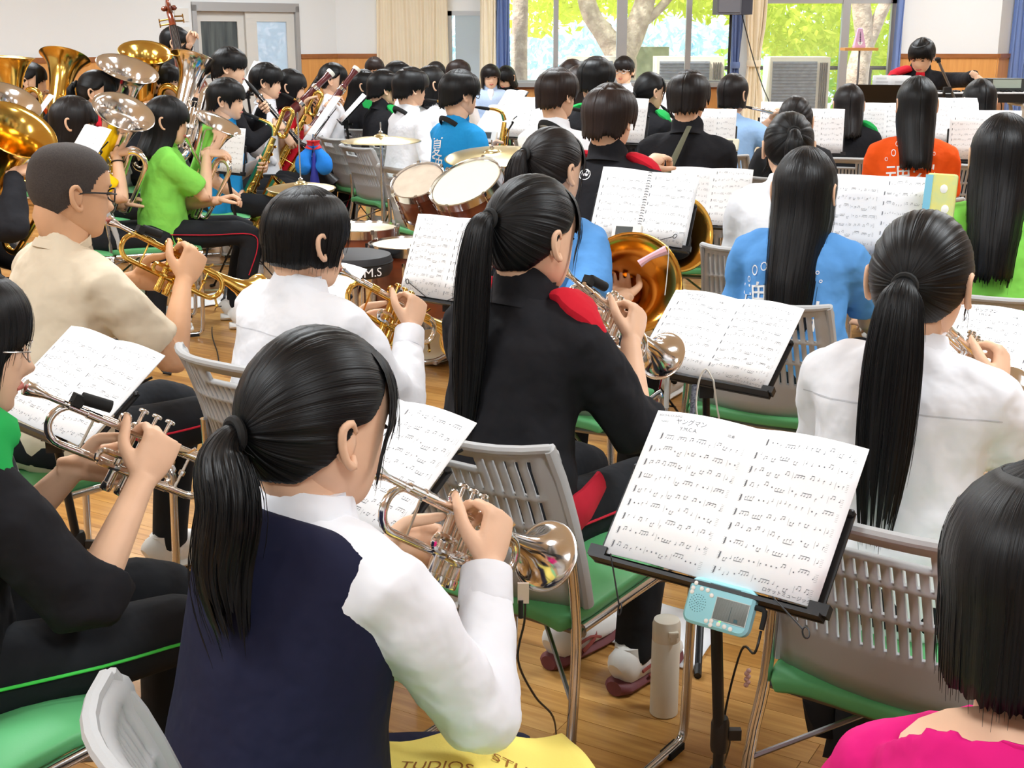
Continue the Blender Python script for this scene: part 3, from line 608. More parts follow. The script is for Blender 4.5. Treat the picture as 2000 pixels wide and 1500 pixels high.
def sax(name, label, M, sc=1.0, m=None, bari=False, group=None):
    m = m or BRASS; r = thing(name, label, 'saxophone', M=M, group=group); s = sc
    a = MB(); a.tube([(0, 0, 0), (.03 * s, 0, .001), (.085 * s, 0, .0)], [.005 * s, .009 * s, .0095 * s], 10); ob('mouthpiece', a, RUBBER, r)
    a = MB(); ins = [(.07 * s, 0, 0), (.12 * s, 0, .002), (.165 * s, 0, -.012), (.185 * s, 0, -.05 * s)]; top = np.array((.185 * s, 0, -.06 * s))
    a.tube(ins, [.007 * s, .0085 * s, .0105 * s, .012 * s], 12, smooth=4); ob('neck', a, m, r)
    if bari:
        a = MB(); a.tube([(.185 * s, 0, -.04 * s), (.185 * s, 0, .08 * s)] + arc((.21 * s, 0, .08 * s), .025 * s, 180, 0, 7, X_, Z_) + [(.235 * s, 0, .0)] + arc((.215 * s, .02 * s, -.02 * s), .02 * s, 0, -160, 6, X_, Z_), .0115 * s, 10, smooth=2); ob('upper_loop', a, m, r)
    bx, zb = .15 * s, -.58 * s
    a = MB(); pts = [top, (.175 * s, 0, -.2 * s), (.16 * s, 0, -.40 * s), (.15 * s, 0, -.53 * s)] + arc((.205 * s, 0, -.57 * s), .055 * s, 180, 360, 7, X_, Z_) + [(.262 * s, 0, -.50 * s), (.275 * s, 0, -.40 * s), (.30 * s, 0, -.31 * s), (.315 * s, 0, -.27 * s)]
    rr = [.0125, .018, .024, .028] + list(np.linspace(.029, .034, 7)) + [.036, .042, .055, .066]
    a.tube(pts, [x * s * (1.25 if bari else 1) for x in rr], 20, smooth=3, caps=False); ob('body_tube', a, m, r)
    a = MB(); a.lathe([(.064 * s, -.012), (.070 * s, 0), (.072 * s, .004), (.069 * s, .005), (.058 * s, -.02 * s), (.045 * s, -.06 * s), (.02 * s, -.12 * s)], 24, (.318 * s, 0, -.262 * s), (.35, 0, 1)); ob('bell', a, m, r)
    a = MB()
    for k in range(11):
        f = k / 10; z = (-.10 - .42 * f) * s; x = (.185 - .035 * f) * s; q = .010 + .010 * f
        a.lathe([(q * s, 0), (q * s, .004 * s), (q * .5 * s, .007 * s)], 10, (x + .008 * s, -(.014 + .014 * f) * s * (1 if k % 2 else .9), z), (.5, -1, 0)); a.lathe([(q * .8 * s, 0), (q * .8 * s, .004 * s)], 8, (x + .02 * s, (.012 + .014 * f) * s, z), (.6, 1, 0))
    for k in range(3): a.lathe([(.026 * s, 0), (.026 * s, .005 * s), (.01 * s, .009 * s)], 12, (.275 * s + .01 * k, -.045 * s, (-.52 + .075 * k) * s), (0, -1, 0))
    ob('keys', a, m, r)
    a = MB()
    for yy, xx in ((-.022, .0), (-.026, .012), (.024, .01)): a.tube([((.19 + xx) * s, yy * s, -.1 * s), ((.165 + xx) * s, yy * 1.35 * s, -.52 * s)], .0028 * s, 6)
    a.tube([(.165 * s, -.03 * s, -.35 * s), (.25 * s, -.035 * s, -.36 * s)], .003 * s, 6); ob('key_rod', a, m, r)
    h1 = hands_at(M, (.13 * s, -.085, -.40 * s), (.5, .62, -.1), (.2, -.8, .3), (40, 45, 25)); h2 = hands_at(M, (.15 * s, .085, -.20 * s), (.5, -.6, -.1), (.2, .8, .3), (40, 45, 25))
    return r, h1, h2
def woodwind(name, label, cat, M, L=.6, r0=.012, m=None, km=None, bell=.03, bell_open=True, nk=9, rings=None, group=None, bocal=False):
    r = thing(name, label, cat, M=M, group=group); m = m or BLACK; km = km or SILVER; a = MB()
    if bocal: a.tube([(0, 0, 0), (.03, 0, .0)], [.004, .003], 6)
    a.tube([(0, 0, 0), (.04, 0, 0), (.085, 0, 0)], [.004, r0 * .8, r0], 10); ob('mouthpiece', a, BLACK if not bocal else SILVER, r)
    a = MB(); a.lathe([(r0, .08), (r0 * 1.05, .12), (r0, .13), (r0 * 1.05, L * .55), (r0 * 1.35, L * .56), (r0 * 1.35, L * .6), (r0 * 1.1, L * .61), (r0 * 1.2, L - .09), (r0 * 1.5, L - .08), (bell, L), (bell * .9, L), (r0, L - .06)], 16, (0, 0, 0), X_); ob('body_tube', a, m, r)
    a = MB()
    for k in range(nk):
        x = .15 + (L - .27) * k / (nk - 1); a.lathe([(r0 * .75, 0), (r0 * .75, .003), (r0 * .3, .005)], 8, (x, 0, r0 * 1.1), Z_); a.tube([(x, -r0, r0 * .6), (x + .02, -r0 * 1.5, 0)], .002, 5)
    a.tube([(.14, -r0 * 1.35, .004), (L - .1, -r0 * 1.5, .004)], .002, 5); a.tube([(.14, r0 * 1.35, .004), (L - .1, r0 * 1.5, .004)], .002, 5); ob('keys', a, km, r)
    h1 = hands_at(M, (min(L * .55, .36), -.075, -.045), (.25, .75, .45), (0, -.6, .75), (35, 45, 25)); h2 = hands_at(M, (min(L * .3, .2), .075, -.045), (.25, -.75, .45), (0, .6, .75), (35, 45, 25))
    return r, h1, h2
def bassoon(label, P0, P1, mth, group=None):
    P0, P1 = V(P0), V(P1); z = (P1 - P0).normalized(); L = (P1 - P0).length; x = V((0, 0, 1)).cross(z).normalized(); M = basis(x, z.cross(x), z, P0)
    r = thing('bassoon', label, 'bassoon', M=M, group=group); MAR = mat('maroon_wood', (92, 30, 34), .28, coat=.5)
    a = MB(); a.lathe([(.034, .0), (.036, .02), (.036, .30), (.030, .34), (.026, .36), (.025, L * .75), (.030, L * .76), (.030, L * .79), (.022, L * .8), (.021, L - .06), (.028, L - .03), (.030, L)], 18); ob('long_joint', a, MAR, r)
    a = MB(); a.tube([(.05, 0, .05), (.05, 0, .3), (.05, 0, L * .62)], [.02, .019, .014], 12); ob('wing_joint', a, MAR, r)
    a = MB()
    for q in (.0, .33, L * .74): a.lathe([(.039 if q < .4 else .033, q), (.040 if q < .4 else .034, q + .025), (.02, q + .026)], 18)
    for k in range(12):
        zz = .1 + (L * .62) * k / 12; a.lathe([(.013, 0), (.013, .005), (.005, .008)], 8, (.02, -.03, zz), (0, -1, 0))
    a.tube([(.0, -.036, .06), (.0, -.03, L * .7)], .003, 5); a.tube([(.03, -.038, .06), (.03, -.03, L * .6)], .003, 5); ob('keys', a, SILVER, r)
    a = MB(); a.lathe([(.0305, L - .015), (.033, L), (.031, L + .012), (.026, L + .012)], 18); ob('bell_ring', a, mat('ivory', (236, 232, 220), .4), r)
    a = MB(); q = np.array(M.inverted() @ V(mth)); t = np.array((.05, 0, L * .62)); a.tube([t, t + (0, 0, .06), t * .45 + q * .55 + np.array((0, 0, .07)), q], [.006, .005, .004, .0035], 8, smooth=5); ob('bocal', a, SILVER, r)
    return r, M, L
# ---------------------------------------------------------------- chairs
def make_chair(label):
    t = thing('stacking_chair', label, 'chair', group='grey stacking chairs with green seats')
    a = MB(); P = []
    for v in np.linspace(0, 1, 13):
        P.append([])
        for u in np.linspace(0, 1, 13):
            x = (u - .5) * (.44 - .03 * v); y = -.245 + .465 * v; ex = min(u, 1 - u) * 2; ey = min(v, 1 - v) * 2
            z = .452 - .022 * math.exp(-((u - .5) / .3) ** 2) * math.exp(-((v - .45) / .35) ** 2) - .016 * max(0, v - .75) / .25 - .012 * (1 - min(1, ex * 4)) - .008 * (1 - min(1, ey * 4))
            P[-1].append((x * (1 - .10 * max(0, .12 - v) / .12), y, z))
    a.grid(P); so = ob('seat', a, SEATG, t); mod(so, 'SOLIDIFY', thickness=.030, offset=-1); mod(so, 'BEVEL', width=.008, segments=2, limit_method='ANGLE')
    vb = [0, .12, .26, .30, .40, .49, .515, .60, .69, .715, .77, .82, .845, .90, .925, .96, 1]
    ub = [0, .035, .07]; ns = 19; pit = .86 / ns
    for i in range(ns): ub += [.07 + pit * (i + .36), .07 + pit * (i + 1)]
    ub += [.965, 1]; ub = sorted(set(round(x, 5) for x in ub))
    def pt(u, v):
        c = 2 * u - 1; zt = .472 + .343 * v - .018 * c * c * v + (.018 * abs(c) ** 3 * (v > .9) * v); x = c * (.225 - .012 * v)
        y = -.205 - .055 * v - .085 * v * v * .6 - .050 * (1 - c * c) * (.5 + .5 * v) + .03 * abs(c) ** 4
        if v > .96: y -= .012
        return (x, y, zt)
    vs = [pt(u, v) for v in vb for u in ub]; fs = []; m = len(ub)
    for j in range(len(vb) - 1):
        for i in range(m - 1):
            u, v = (ub[i] + ub[i + 1]) / 2, (vb[j] + vb[j + 1]) / 2
            slot = .07 < u < .93 and (i - 2) % 2 == 0 and (.30 < v < .49 or .515 < v < .69 or .715 < v < (.82 if abs(u - .5) < .2 else .925))
            hole = abs(u - .5) < .17 and .845 < v < .925
            if slot or hole: continue
            fs.append([j * m + i, j * m + i + 1, (j + 1) * m + i + 1, (j + 1) * m + i])
    a = MB().add(vs, fs); bo = ob('backrest', a, GREY, t); mod(bo, 'SOLIDIFY', thickness=.011, offset=0)
    a = MB()
    for sd in (1, -1): a.tube([pt(.5 + .488 * sd, v) for v in np.linspace(0, 1, 8)], [(.010, .014)] * 8, 8, up=(0, 1, 0))
    a.tube([pt(u, 1) for u in np.linspace(.012, .988, 12)], [(.009, .010)] * 12, 8, up=(0, 1, 0)); ob('backrest_rim', a, GREY, t)
    for sd in (1, -1):
        a = MB(); x = sd * .235
        a.tube([(sd * .21, -.235, .62), (sd * .222, -.225, .45), (x, -.25, .30), (x, -.275, .05), (x, -.26, .014), (x, -.20, .012), (x, .10, .012), (x, .175, .013), (x, .198, .035), (x, .205, .12), (x, .215, .38), (x * .98, .215, .428), (x * .94, .19, .438), (x * .93, -.20, .432)], .0105, 10, smooth=3); ob('side_frame', a, CHROME, t)
        a = MB(); a.box((x, .15, .007), (.028, .06, .018)); a.box((x, -.22, .007), (.028, .06, .018)); ob('glide', a, RUBBER, t)
    a = MB(); a.tube([(-.225, .195, .425), (.225, .195, .425)], .009, 8); a.tube([(-.225, -.2, .425), (.225, -.2, .425)], .009, 8); a.tube([(-.232, .18, .40), (.0, -.05, .415), (.232, -.25, .30)], .005, 6); a.tube([(.232, .18, .40), (.0, -.05, .415), (-.232, -.25, .30)], .005, 6); ob('cross_bar', a, DCHROME, t)
    return t
CHAIR0 = None
def chair(x, y, yaw, label, group=None):
    global CHAIR0
    if CHAIR0 is None: CHAIR0 = make_chair(label); o = CHAIR0; o.location = (x, y, 0); o.rotation_euler = (0, 0, -R(yaw))
    else: o = dup(CHAIR0, (x, y, 0), yaw, label)
    if group: o['group'] = group
    return o
# ---------------------------------------------------------------- sheet music and stands
def notation(mb, x0, x1, ytop, ybot, nsys, rg, lw=.0004, title=None):
    for k in range(nsys):
        yc = ytop + (ybot - ytop) * k / max(nsys - 1, 1); h = .0062; a = x0 + (.012 if k == 0 else 0)
        for q in range(5):
            y = yc + h * (q - 2) / 2 * .9; mb.quad((a, y - lw / 2, 0), (x1, y - lw / 2, 0), (x1, y + lw / 2, 0), (a, y + lw / 2, 0))
        mb.quad((a + .002, yc - .006, 0), (a + .0045, yc - .004, 0), (a + .0048, yc + .006, 0), (a + .0025, yc + .005, 0))
        x = a + .012; nb = 0
        while x < x1 - .004:
            n = rg.choice((1, 1, 2, 2, 4, 0)); y = yc + rg.uniform(-.004, .003); st = .0048; up = rg.random() < .6
            if n == 0: mb.quad((x, yc - .001, 0), (x + .002, yc - .001, 0), (x + .002, yc + .0012, 0), (x, yc + .0012, 0)); x += .008
            else:
                xs = []
                for j in range(n):
                    if x > x1 - .004: break
                    yy = y + rg.uniform(-.0012, .0012); mb.add([(x - .0012, yy - .0006, 0), (x, yy - .0010, 0), (x + .0012, yy + .0006, 0), (x, yy + .0010, 0)], [[0, 1, 2, 3]])
                    e = yy + (st if up else -st); xx = x + (.0010 if up else -.0010); mb.quad((xx - .0002, min(yy, e), 0), (xx + .0002, min(yy, e), 0), (xx + .0002, max(yy, e), 0), (xx - .0002, max(yy, e), 0)); xs.append((xx, e)); x += .0045
                if len(xs) > 1: (ax_, ay), (bx, by) = xs[0], xs[-1]; mb.quad((ax_, ay - .0005, 0), (bx, ay - .0005, 0), (bx, ay + .0005, 0), (ax_, ay + .0005, 0))
                x += rg.uniform(.002, .006)
            nb += 1
            if nb % 5 == 0: mb.quad((x, yc - h * .9, 0), (x + .0003, yc - h * .9, 0), (x + .0003, yc + h * .9, 0), (x, yc + h * .9, 0)); x += .004
def desk_frame(px, py, Y, yaw, tilt, roll=0):
    c = W(px, py, Y); y, t, r = R(yaw), R(tilt), R(roll)
    X = V((math.cos(y), -math.sin(y), 0)); F = V((math.sin(y), math.cos(y), 0)); U = V((0, 0, 1)) * math.cos(t) + F * math.sin(t)
    X, U = X * math.cos(r) + U * math.sin(r), U * math.cos(r) - X * math.sin(r)
    return basis(X, U, X.cross(U), c)
def sheet(M, w, h, label, detail=2, curl=.012, pages=2, group=None, title=False, seed=3, spiral=False, name='sheet_music'):
    r = thing(name, label, 'sheet music', M=M @ MX.Translation((0, 0, .006)), group=group or 'sheet music on the stands'); rg = random.Random(seed)
    nx, ny = 21, 5
    def zf(x): 
        u = abs(x) / (w / 2); return (curl * math.sin(math.pi * min(u * 1.0, 1)) * .8 + .002) if pages == 2 else .002 + curl * .5 * math.sin(math.pi * (x / w + .5))
    P = [[(x, y, zf(x) * (1 + .5 * (y / h))) for y in np.linspace(-h / 2, h / 2, ny)] for x in np.linspace(-w / 2, w / 2, nx)]
    a = MB(); a.grid(P); po = ob('page', a, PAPER, r); mod(po, 'SOLIDIFY', thickness=.0025, offset=-1)
    n = MB()
    if detail:
        ns = {2: 9, 1: 8}[min(detail, 2)]; lw = .0003 if detail == 2 else .0005
        halves = ((-w / 2 + .012, -.008), (.010, w / 2 - .010)) if pages == 2 else ((-w / 2 + .012, w / 2 - .012),)
        for i, (x0, x1) in enumerate(halves): notation(n, x0, x1, h / 2 - (.045 if i == 0 else .022), -h / 2 + .018, ns + (i if title else 0), rg, lw)
        if title:
            text_at(n, 'ヤングマン', .0115, (-w / 4 - .018, h / 2 - .017, 0), X_, Y_); text_at(n, 'Y.M.C.A.', .009, (-w / 4 - .018, h / 2 - .029, 0), X_, Y_)
            text_at(n, 'BRASS ROCK BAND', .0052, (-w / 2 + .03, h / 2 - .008, 0), X_, Y_); text_at(n, 'TRUMPET', .004, (-w / 2 + .022, h / 2 - .019, 0), X_, Y_)
            text_at(n, 'ロケットミュージック', .0075, (w / 2 - .045, -h / 2 + .006, 0), X_, Y_); text_at(n, '吹奏', .006, (-.035, h / 2 - .025, 0), X_, Y_)
        n.v = [np.c_[x[:, :2], np.array([zf(q) * (1 + .5 * (yy / h)) for q, yy in x[:, :2]]) + .0006] for x in n.v]
        ob('printed_notation', n, INK, r, flat=True)['kind'] = 'stuff'
    if spiral:
        s = MB()
        for k in range(26):
            y = -h / 2 + h * (k + .5) / 26; s.tube(arc((0, y, .004), .006, 0, 340, 9, X_, Z_), .0011, 5)
        ob('spiral_binding', s, BLACKM, r)
    return r
def stand(M, w, h, label, style='fold', group=None, legyaw=0, arms=True, lowz=.0, pages=True, clips=False):
    """folding music stand whose desk plane is M; base stands on the floor under the desk"""
    c = M.translation; back = M.to_3x3() @ V((0, 0, -1)); low = M @ V((0, -h * .35, -.02)); bx = V((low.x, low.y, 0)) + V((back.x, back.y, 0)) * .05
    r = thing('music_stand', label, 'music stand', bx, group=group or 'music stands'); Mi = MX.Translation(-bx) @ M
    P = lambda x, y, z: tuple(Mi @ V((x, y, z)))
    a = MB(); q = Mi.to_3x3()
    a.box(P(0, -h / 2 - .008, .006), (w * 1.04, .006, .03), q); a.box(P(0, -h / 2 - .004, -.006), (w * 1.04, .016, .006), q); ob('desk_ledge', a, BLACKM, r, flat=True)
    if style == 'panel':
        a = MB(); a.box(P(0, 0, -.004), (w * 1.0, h * 1.0, .003), q); ob('desk_panel', a, BLACKM, r, flat=True)
    else:
        for sx in (-1, 1):
            a = MB(); a.box(P(sx * w * .49, -h * .20, -.004), (.013, h * .62, .004), q); a.ball(P(sx * w * .49, h * .10, .0), (.007, .007, .007), 8, 5); a.box(P(sx * w * .50, -h * .49, .004), (.03, .018, .018), q); ob('desk_arm', a, BLACKM, r, flat=True)
        a = MB()
        for sx in (-1, 1): a.tube([P(sx * .02, -h * .42, -.008), P(sx * w * .47, h * .3, -.008)], .003, 6)
        a.tube([P(0, -h * .45, -.008), P(0, h * .3, -.008)], .004, 6); a.box(P(0, -h * .2, -.006), (.04, h * .5, .003), q); ob('desk_strut', a, BLACKM, r)
    top = np.array(P(0, -h * .36, -.02)); 
    a = MB(); a.box(top + np.array((0, 0, -.03)), (.035, .035, .06)); a.tube([top + np.array((-.03, 0, -.03)), top + np.array((.045, 0, -.03))], .009, 8); ob('desk_hinge', a, BLACK, r)
    a = MB(); a.tube([(top[0], top[1], top[2] - .03), (0, 0, max(top[2] * .55, .3)), (0, 0, .22)], .0095, 10); ob('pole', a, BLACKM if style != 'chrome' else CHROME, r)
    a = MB(); a.lathe([(.016, .20), (.017, .22), (.017, .36), (.012, .37)], 12); a.lathe([(.0135, .40), (.015, .41), (.015, .45), (.012, .46)], 12); a.box((.024, 0, .43), (.02, .012, .018)); ob('pole_collar', a, BLACK, r)
    for k in range(3):
        an = R(legyaw + 120 * k); d = np.array((math.cos(an), math.sin(an), 0)); a = MB(); a.tube([d * .012 + (0, 0, .34), d * .26 + (0, 0, .014), d * .285 + (0, 0, .009)], [(.009, .004)] * 3, 8); a.tube([d * .012 + (0, 0, .20), d * .15 + (0, 0, .165)], [(.008, .003)] * 2, 6)
        a.tube([d * .255 + (0, 0, .018), d * .292 + (0, 0, .009)], .0095, 8); ob('leg', a, BLACKM, r)
    if clips:
        for sx in clips:
            xa, xb, yb = sx if hasattr(sx, '__len__') else (sx * .12, sx * .36, .035)
            a = MB(); p0 = np.array(P(w * xa, -h * .5, .020)); p1 = np.array(P(w * xb, -h * .5 + yb, .022)); a.tube([p0, p1], .0013, 6); d = (p1 - p0) / np.linalg.norm(p1 - p0); a.tube([p1 + d * .007 + .007 * (math.cos(t) * d + math.sin(t) * np.array(q @ V((0, 1, 0)))) for t in np.linspace(math.pi, 3 * math.pi, 14)], .0013, 6); ob('page_clip', a, BLACKM, r)
    return r
# ---------------------------------------------------------------- room
def wood(name, c, c2, rough=.3, sc=(2.2, 34, 34), coat=.25):
    m = bpy.data.materials.new(name); m.use_nodes = True; MATS[name] = m; nt = m.node_tree; b = nt.nodes['Principled BSDF']; L = nt.links.new
    tc = nt.nodes.new('ShaderNodeTexCoord'); oi = nt.nodes.new('ShaderNodeObjectInfo'); mp = nt.nodes.new('ShaderNodeMapping'); mp.inputs['Scale'].default_value = sc
    L(tc.outputs['Object'], mp.inputs[0]); cb = nt.nodes.new('ShaderNodeCombineXYZ'); ml = nt.nodes.new('ShaderNodeMath'); ml.operation = 'MULTIPLY'; ml.inputs[1].default_value = 40
    L(oi.outputs['Random'], ml.inputs[0]); L(ml.outputs[0], cb.inputs[0]); L(ml.outputs[0], cb.inputs[1]); L(cb.outputs[0], mp.inputs['Location'])
    n = nt.nodes.new('ShaderNodeTexNoise'); n.inputs['Scale'].default_value = 1.6; n.inputs['Detail'].default_value = 6; n.inputs['Distortion'].default_value = .6; L(mp.outputs[0], n.inputs['Vector'])
    cr = nt.nodes.new('ShaderNodeValToRGB'); e = cr.color_ramp.elements; e[0].position = .32; e[0].color = lin(c2); e[1].position = .68; e[1].color = lin(c); L(n.outputs[0], cr.inputs[0]); L(cr.outputs[0], b.inputs['Base Color'])
    b.inputs['Roughness'].default_value = rough; b.inputs['Coat Weight'].default_value = coat; b.inputs['Coat Roughness'].default_value = .12
    return m
FW = [wood('floor_wood_%d' % i, c, d, .36) for i, (c, d) in enumerate((((204, 154, 84), (172, 120, 56)), ((194, 142, 74), (160, 108, 48)), ((212, 164, 96), (184, 132, 68)), ((184, 132, 66), (148, 98, 42)), ((200, 150, 86), (168, 118, 60))))]
WAINS = wood('wainscot_wood', (218, 158, 88), (206, 144, 76), .45, (24, 24, 1.4), .1); WTRIM = wood('wood_trim', (158, 98, 50), (140, 84, 40), .4, (3, 20, 20), .1)
WALL = mat('wall_paint', (226, 230, 232), .85, bump=.05, bscale=60); CEILM = mat('ceiling_paint', (240, 240, 238), .9); SUBF = mat('floor_joint', (96, 62, 32), .8)
ALU = mat('aluminium_frame', (176, 178, 180), .4, .6); DOORM = mat('door_grey', (206, 206, 202), .5)
GLASS = mat('window_glass', (255, 255, 255), .0, alpha=.06, spec=.5); FROST = mat('frosted_glass', (196, 216, 236), .5, alpha=.72)
def structure(name, mb, m, parent=None, **k):
    o = ob(name, mb, m, parent, **k)
    if parent is None: o['kind'] = 'structure'
    return o
a = MB(); a.box((0, 6, -.05), (24, 24, .07)); floor = structure('floor', a, SUBF, flat=True)
PD = R(-30.6); PE = np.array((math.cos(PD), math.sin(PD))); PN = np.array((-PE[1], PE[0])); PWI, PLE = .0885, 1.82
def planks():
    rg = random.Random(3); lst = []
    for i in range(-170, 230):
        off = rg.random() * PLE
        for j in range(-9, 10):
            c = PE * (j * PLE + off) + PN * (i * PWI)
            if not (-8.6 < c[0] < 9.2 and -3.6 < c[1] < 15.4) or c[1] < c[0] * 0 - 3.6: continue
            if c[0] < -1.5 and c[1] > 16.9 + c[0]: continue
            lst.append((c, rg.randrange(5)))
    def key(q):
        c = q[0]; best = 1e9
        for t in (-.8, -.4, 0, .4, .8):
            p = c + PE * t; dep = p[1] * math.cos(PITCH) + CH * math.sin(PITCH)
            if dep < .5: continue
            x = 1000 + FPX * p[0] / dep; y = 750 - FPX * (p[1] * math.sin(PITCH) - CH * math.cos(PITCH)) / dep
            if -20 < x < 2020 and y < 1520: best = min(best, math.hypot(*p))
        return best
    lst.sort(key=key)
    mes = []
    for k in range(5):
        a = MB(); a.box((0, 0, -.007), (PLE - .0015, PWI - .0014, .014)); me = mesh(a, 'plank', flat=True); me.materials.append(FW[k]); mes.append(me)
    for c, k in lst[:296]:
        o = ob('plank', mes[k], None, floor); o.location = (c[0], c[1], 0); o.rotation_euler = (0, 0, PD)
    a = MB(); mi = []
    for c, k in lst[296:]:
        rot = MX.Rotation(PD, 3, 'Z'); a.box((0, 0, 0), (1, 1, 1)); a.v[-1] = (a.v[-1] * (PLE - .0015, PWI - .0014, .014)); mi += [k] * 6
        # keep the mesh in plank axes so the grain runs along the boards
        a.v[-1] = a.v[-1] + np.array((c @ PE, c @ PN, -.007))
    me = mesh(a, 'plank', flat=True)
    for k in range(5): me.materials.append(FW[k])
    me.polygons.foreach_set('material_index', mi)
    o = ob('plank', me, None, floor); o.rotation_euler = (0, 0, PD); o['kind'] = 'stuff'
planks()
a = MB(); a.box((.5, 5.7, CEIL + .05), (18, 19.6, .1)); structure('ceiling', a, CEILM, flat=True)
def seg(mb, p0, p1, z0, z1, th=.14, out=1):
    p0, p1 = np.array(p0, float), np.array(p1, float); d = p1 - p0; L = np.linalg.norm(d); d /= L; n = np.array((-d[1], d[0])) * out
    c = (p0 + p1) / 2 + n * th / 2; rot = [[d[0], n[0], 0], [d[1], n[1], 0], [0, 0, 1]]
    return mb.box((c[0], c[1], (z0 + z1) / 2), (L, th, z1 - z0), rot)
def wall(name, segs, m=WALL):
    a = MB()
    for s in segs: seg(a, *s)
    return structure(name, a, m, flat=True)
WZT = 1.30
def wainscot(parent, p0, p1, n, out=1, z0=.0, z1=WZT):
    p0, p1 = np.array(p0, float), np.array(p1, float); d = (p1 - p0) / np.linalg.norm(p1 - p0); nn = np.array((-d[1], d[0])) * out
    a = MB(); seg(a, p0 - nn * .035, p1 - nn * .035, z1 - .045, z1, .035, out); seg(a, p0 - nn * .03, p1 - nn * .03, .0, .08, .03, out); ob('wainscot_rail', a, WTRIM, parent, flat=True)
    for i in range(n):
        q0 = p0 + (p1 - p0) * i / n + d * .004; q1 = p0 + (p1 - p0) * (i + 1) / n - d * .004
        a = MB(); seg(a, q0 - nn * .018, q1 - nn * .018, .08, z1 - .045, .017, out); ob('panel', a, WAINS, parent, flat=True)
A0 = (-1.96, 14.8); DR = (-2.317, 14.443); DL = (-3.25, 13.51); LC = (-8.0, 8.76); DT = 1.80
w1 = wall('wall_left', [(LC, DL, 0, CEIL), (DL, DR, DT, CEIL), (DR, A0, 0, CEIL)]); wainscot(w1, (-7.6, 9.16), DL, 6); wainscot(w1, DR, A0, 1)
w1b = wall('wall_side_left', [((-8, -4), LC, 0, CEIL)])
YW = 14.8
w2 = wall('wall_window', [(A0, (-.72, YW), 0, CEIL), ((-.72, YW), (2.8, YW), 0, .96), ((-.72, YW), (-.17, YW), 1.76, CEIL), ((-.17, YW), (4.27, YW), 2.45, CEIL), ((2.50, YW), (2.74, YW), 0, CEIL)]); wainscot(w2, A0, (-1.50, YW), 1); wainscot(w2, (-1.50, YW), (2.74, YW), 6, z1=.96)
w3 = wall('wall_right', [((4.27, YW), (5.40, 14.7), 0, CEIL), ((5.40, 14.7), (5.80, 15.2), 0, CEIL), ((5.80, 15.2), (9, 15.2), 0, CEIL)]); wainscot(w3, (4.27, YW), (5.40, 14.7), 1); wainscot(w3, (5.40, 14.7), (5.80, 15.2), 1)
wall('wall_side_right', [((9, 15.2), (9, -4), 0, CEIL)]); wall('wall_back', [((9, -4), (-8, -4), 0, CEIL)])
# small switch plate beside the door
a = MB(); n_ = np.array((-.7071, .7071)); p = np.array(DL) - np.array((.7071, .7071)) * .12 - n_ * .01
for z, h in ((1.70, .13), (1.56, .05)): seg(a, p - np.array((.7071, .7071)) * .08, p + np.array((.7071, .7071)) * .08, z - h / 2, z + h / 2, .012)
tag(ob('switch_plate', a, mat('switch_plate_plastic', (222, 222, 218), .5), flat=True), 'pale grey wall switch plate beside the sliding door frame', 'switch plate')
# sliding door
D0, D1 = np.array(DL), np.array(DR); dd = (D1 - D0) / np.linalg.norm(D1 - D0); nn = np.array((-dd[1], dd[0]))
a = MB(); seg(a, D0 - nn * .02, D0 + dd * .05 - nn * .02, 0, DT, .16); seg(a, D1 - dd * .05 - nn * .02, D1 - nn * .02, 0, DT, .16); seg(a, D0 - nn * .02, D1 - nn * .02, DT - .06, DT + .03, .16); d_ = structure('door_1', a, ALU, flat=True)
for i, off in ((0, .05), (1, .015)):
    q0 = D0 + dd * (.05 + .62 * i - .02 * i); q1 = q0 + dd * .64; a = MB(); e0, e1 = q0 + dd * .08, q1 - dd * .12
    if i: e0, e1 = q0 + dd * .14, q1 - dd * .12
    for s in ((q0, e0, .02, DT - .06), (e1, q1, .02, DT - .06), (e0, e1, .02, 1.07 + .0), (e0, e1, 1.64, DT - .06)): seg(a, s[0] + nn * off, s[1] + nn * off, s[2], s[3], .035)
    lf = ob('door_leaf', a, DOORM, d_, flat=True); a = MB(); seg(a, e0 + nn * (off + .012), e1 + nn * (off + .012), 1.07, 1.64, .008); ob('pane', a, FROST if i else mat('dark_pane', (96, 104, 104), .3, c2=(58, 66, 70), vscale=3, stretch=(6, 6, .5)), lf, flat=True)
# windows
def window(name, x0, x1, z0, z1, mull, fr=.05, th=.07, head=None, thick=()):
    a = MB(); y = YW
    seg(a, (x0, y), (x1, y), z0, z0 + fr, th + .04); seg(a, (x0, y), (x1, y), z1 - fr, z1, th); seg(a, (x0, y), (x0 + fr, y), z0, z1, th); seg(a, (x1 - fr, y), (x1, y), z0, z1, th)
    if head: seg(a, (x0, y), (x1, y), head, head + .07, th)
    o = structure(name, a, ALU, flat=True)
    for m_, w_ in mull: b = MB(); seg(b, (m_ - w_ / 2, y - .01), (m_ + w_ / 2, y - .01), z0 + fr, z1 - fr, th); ob('mullion', b, ALU, o, flat=True)
    xs = [x0 + fr] + [m_ for m_, _ in mull] + [x1 - fr]
    for p, q in zip(xs, xs[1:]): b = MB(); seg(b, (p, y + .04), (q, y + .04), z0 + fr, z1 - fr, .005); g = ob('pane', b, GLASS, o, flat=True); 
    return o
window('window_1', -.72, -.17, .96, 1.76, [])
window('window_2', -.17, 2.50, .96, 2.45, [(.49, .055), (1.225, .115), (1.97, .06)])
window('window_3', 2.74, 4.27, .04, 2.45, [(3.715, .085)], head=1.84)
a = MB(); seg(a, (-1.5, YW - .10), (2.74, YW - .10), .94, .985, .12); structure('trim_1', a, ALU, flat=True)
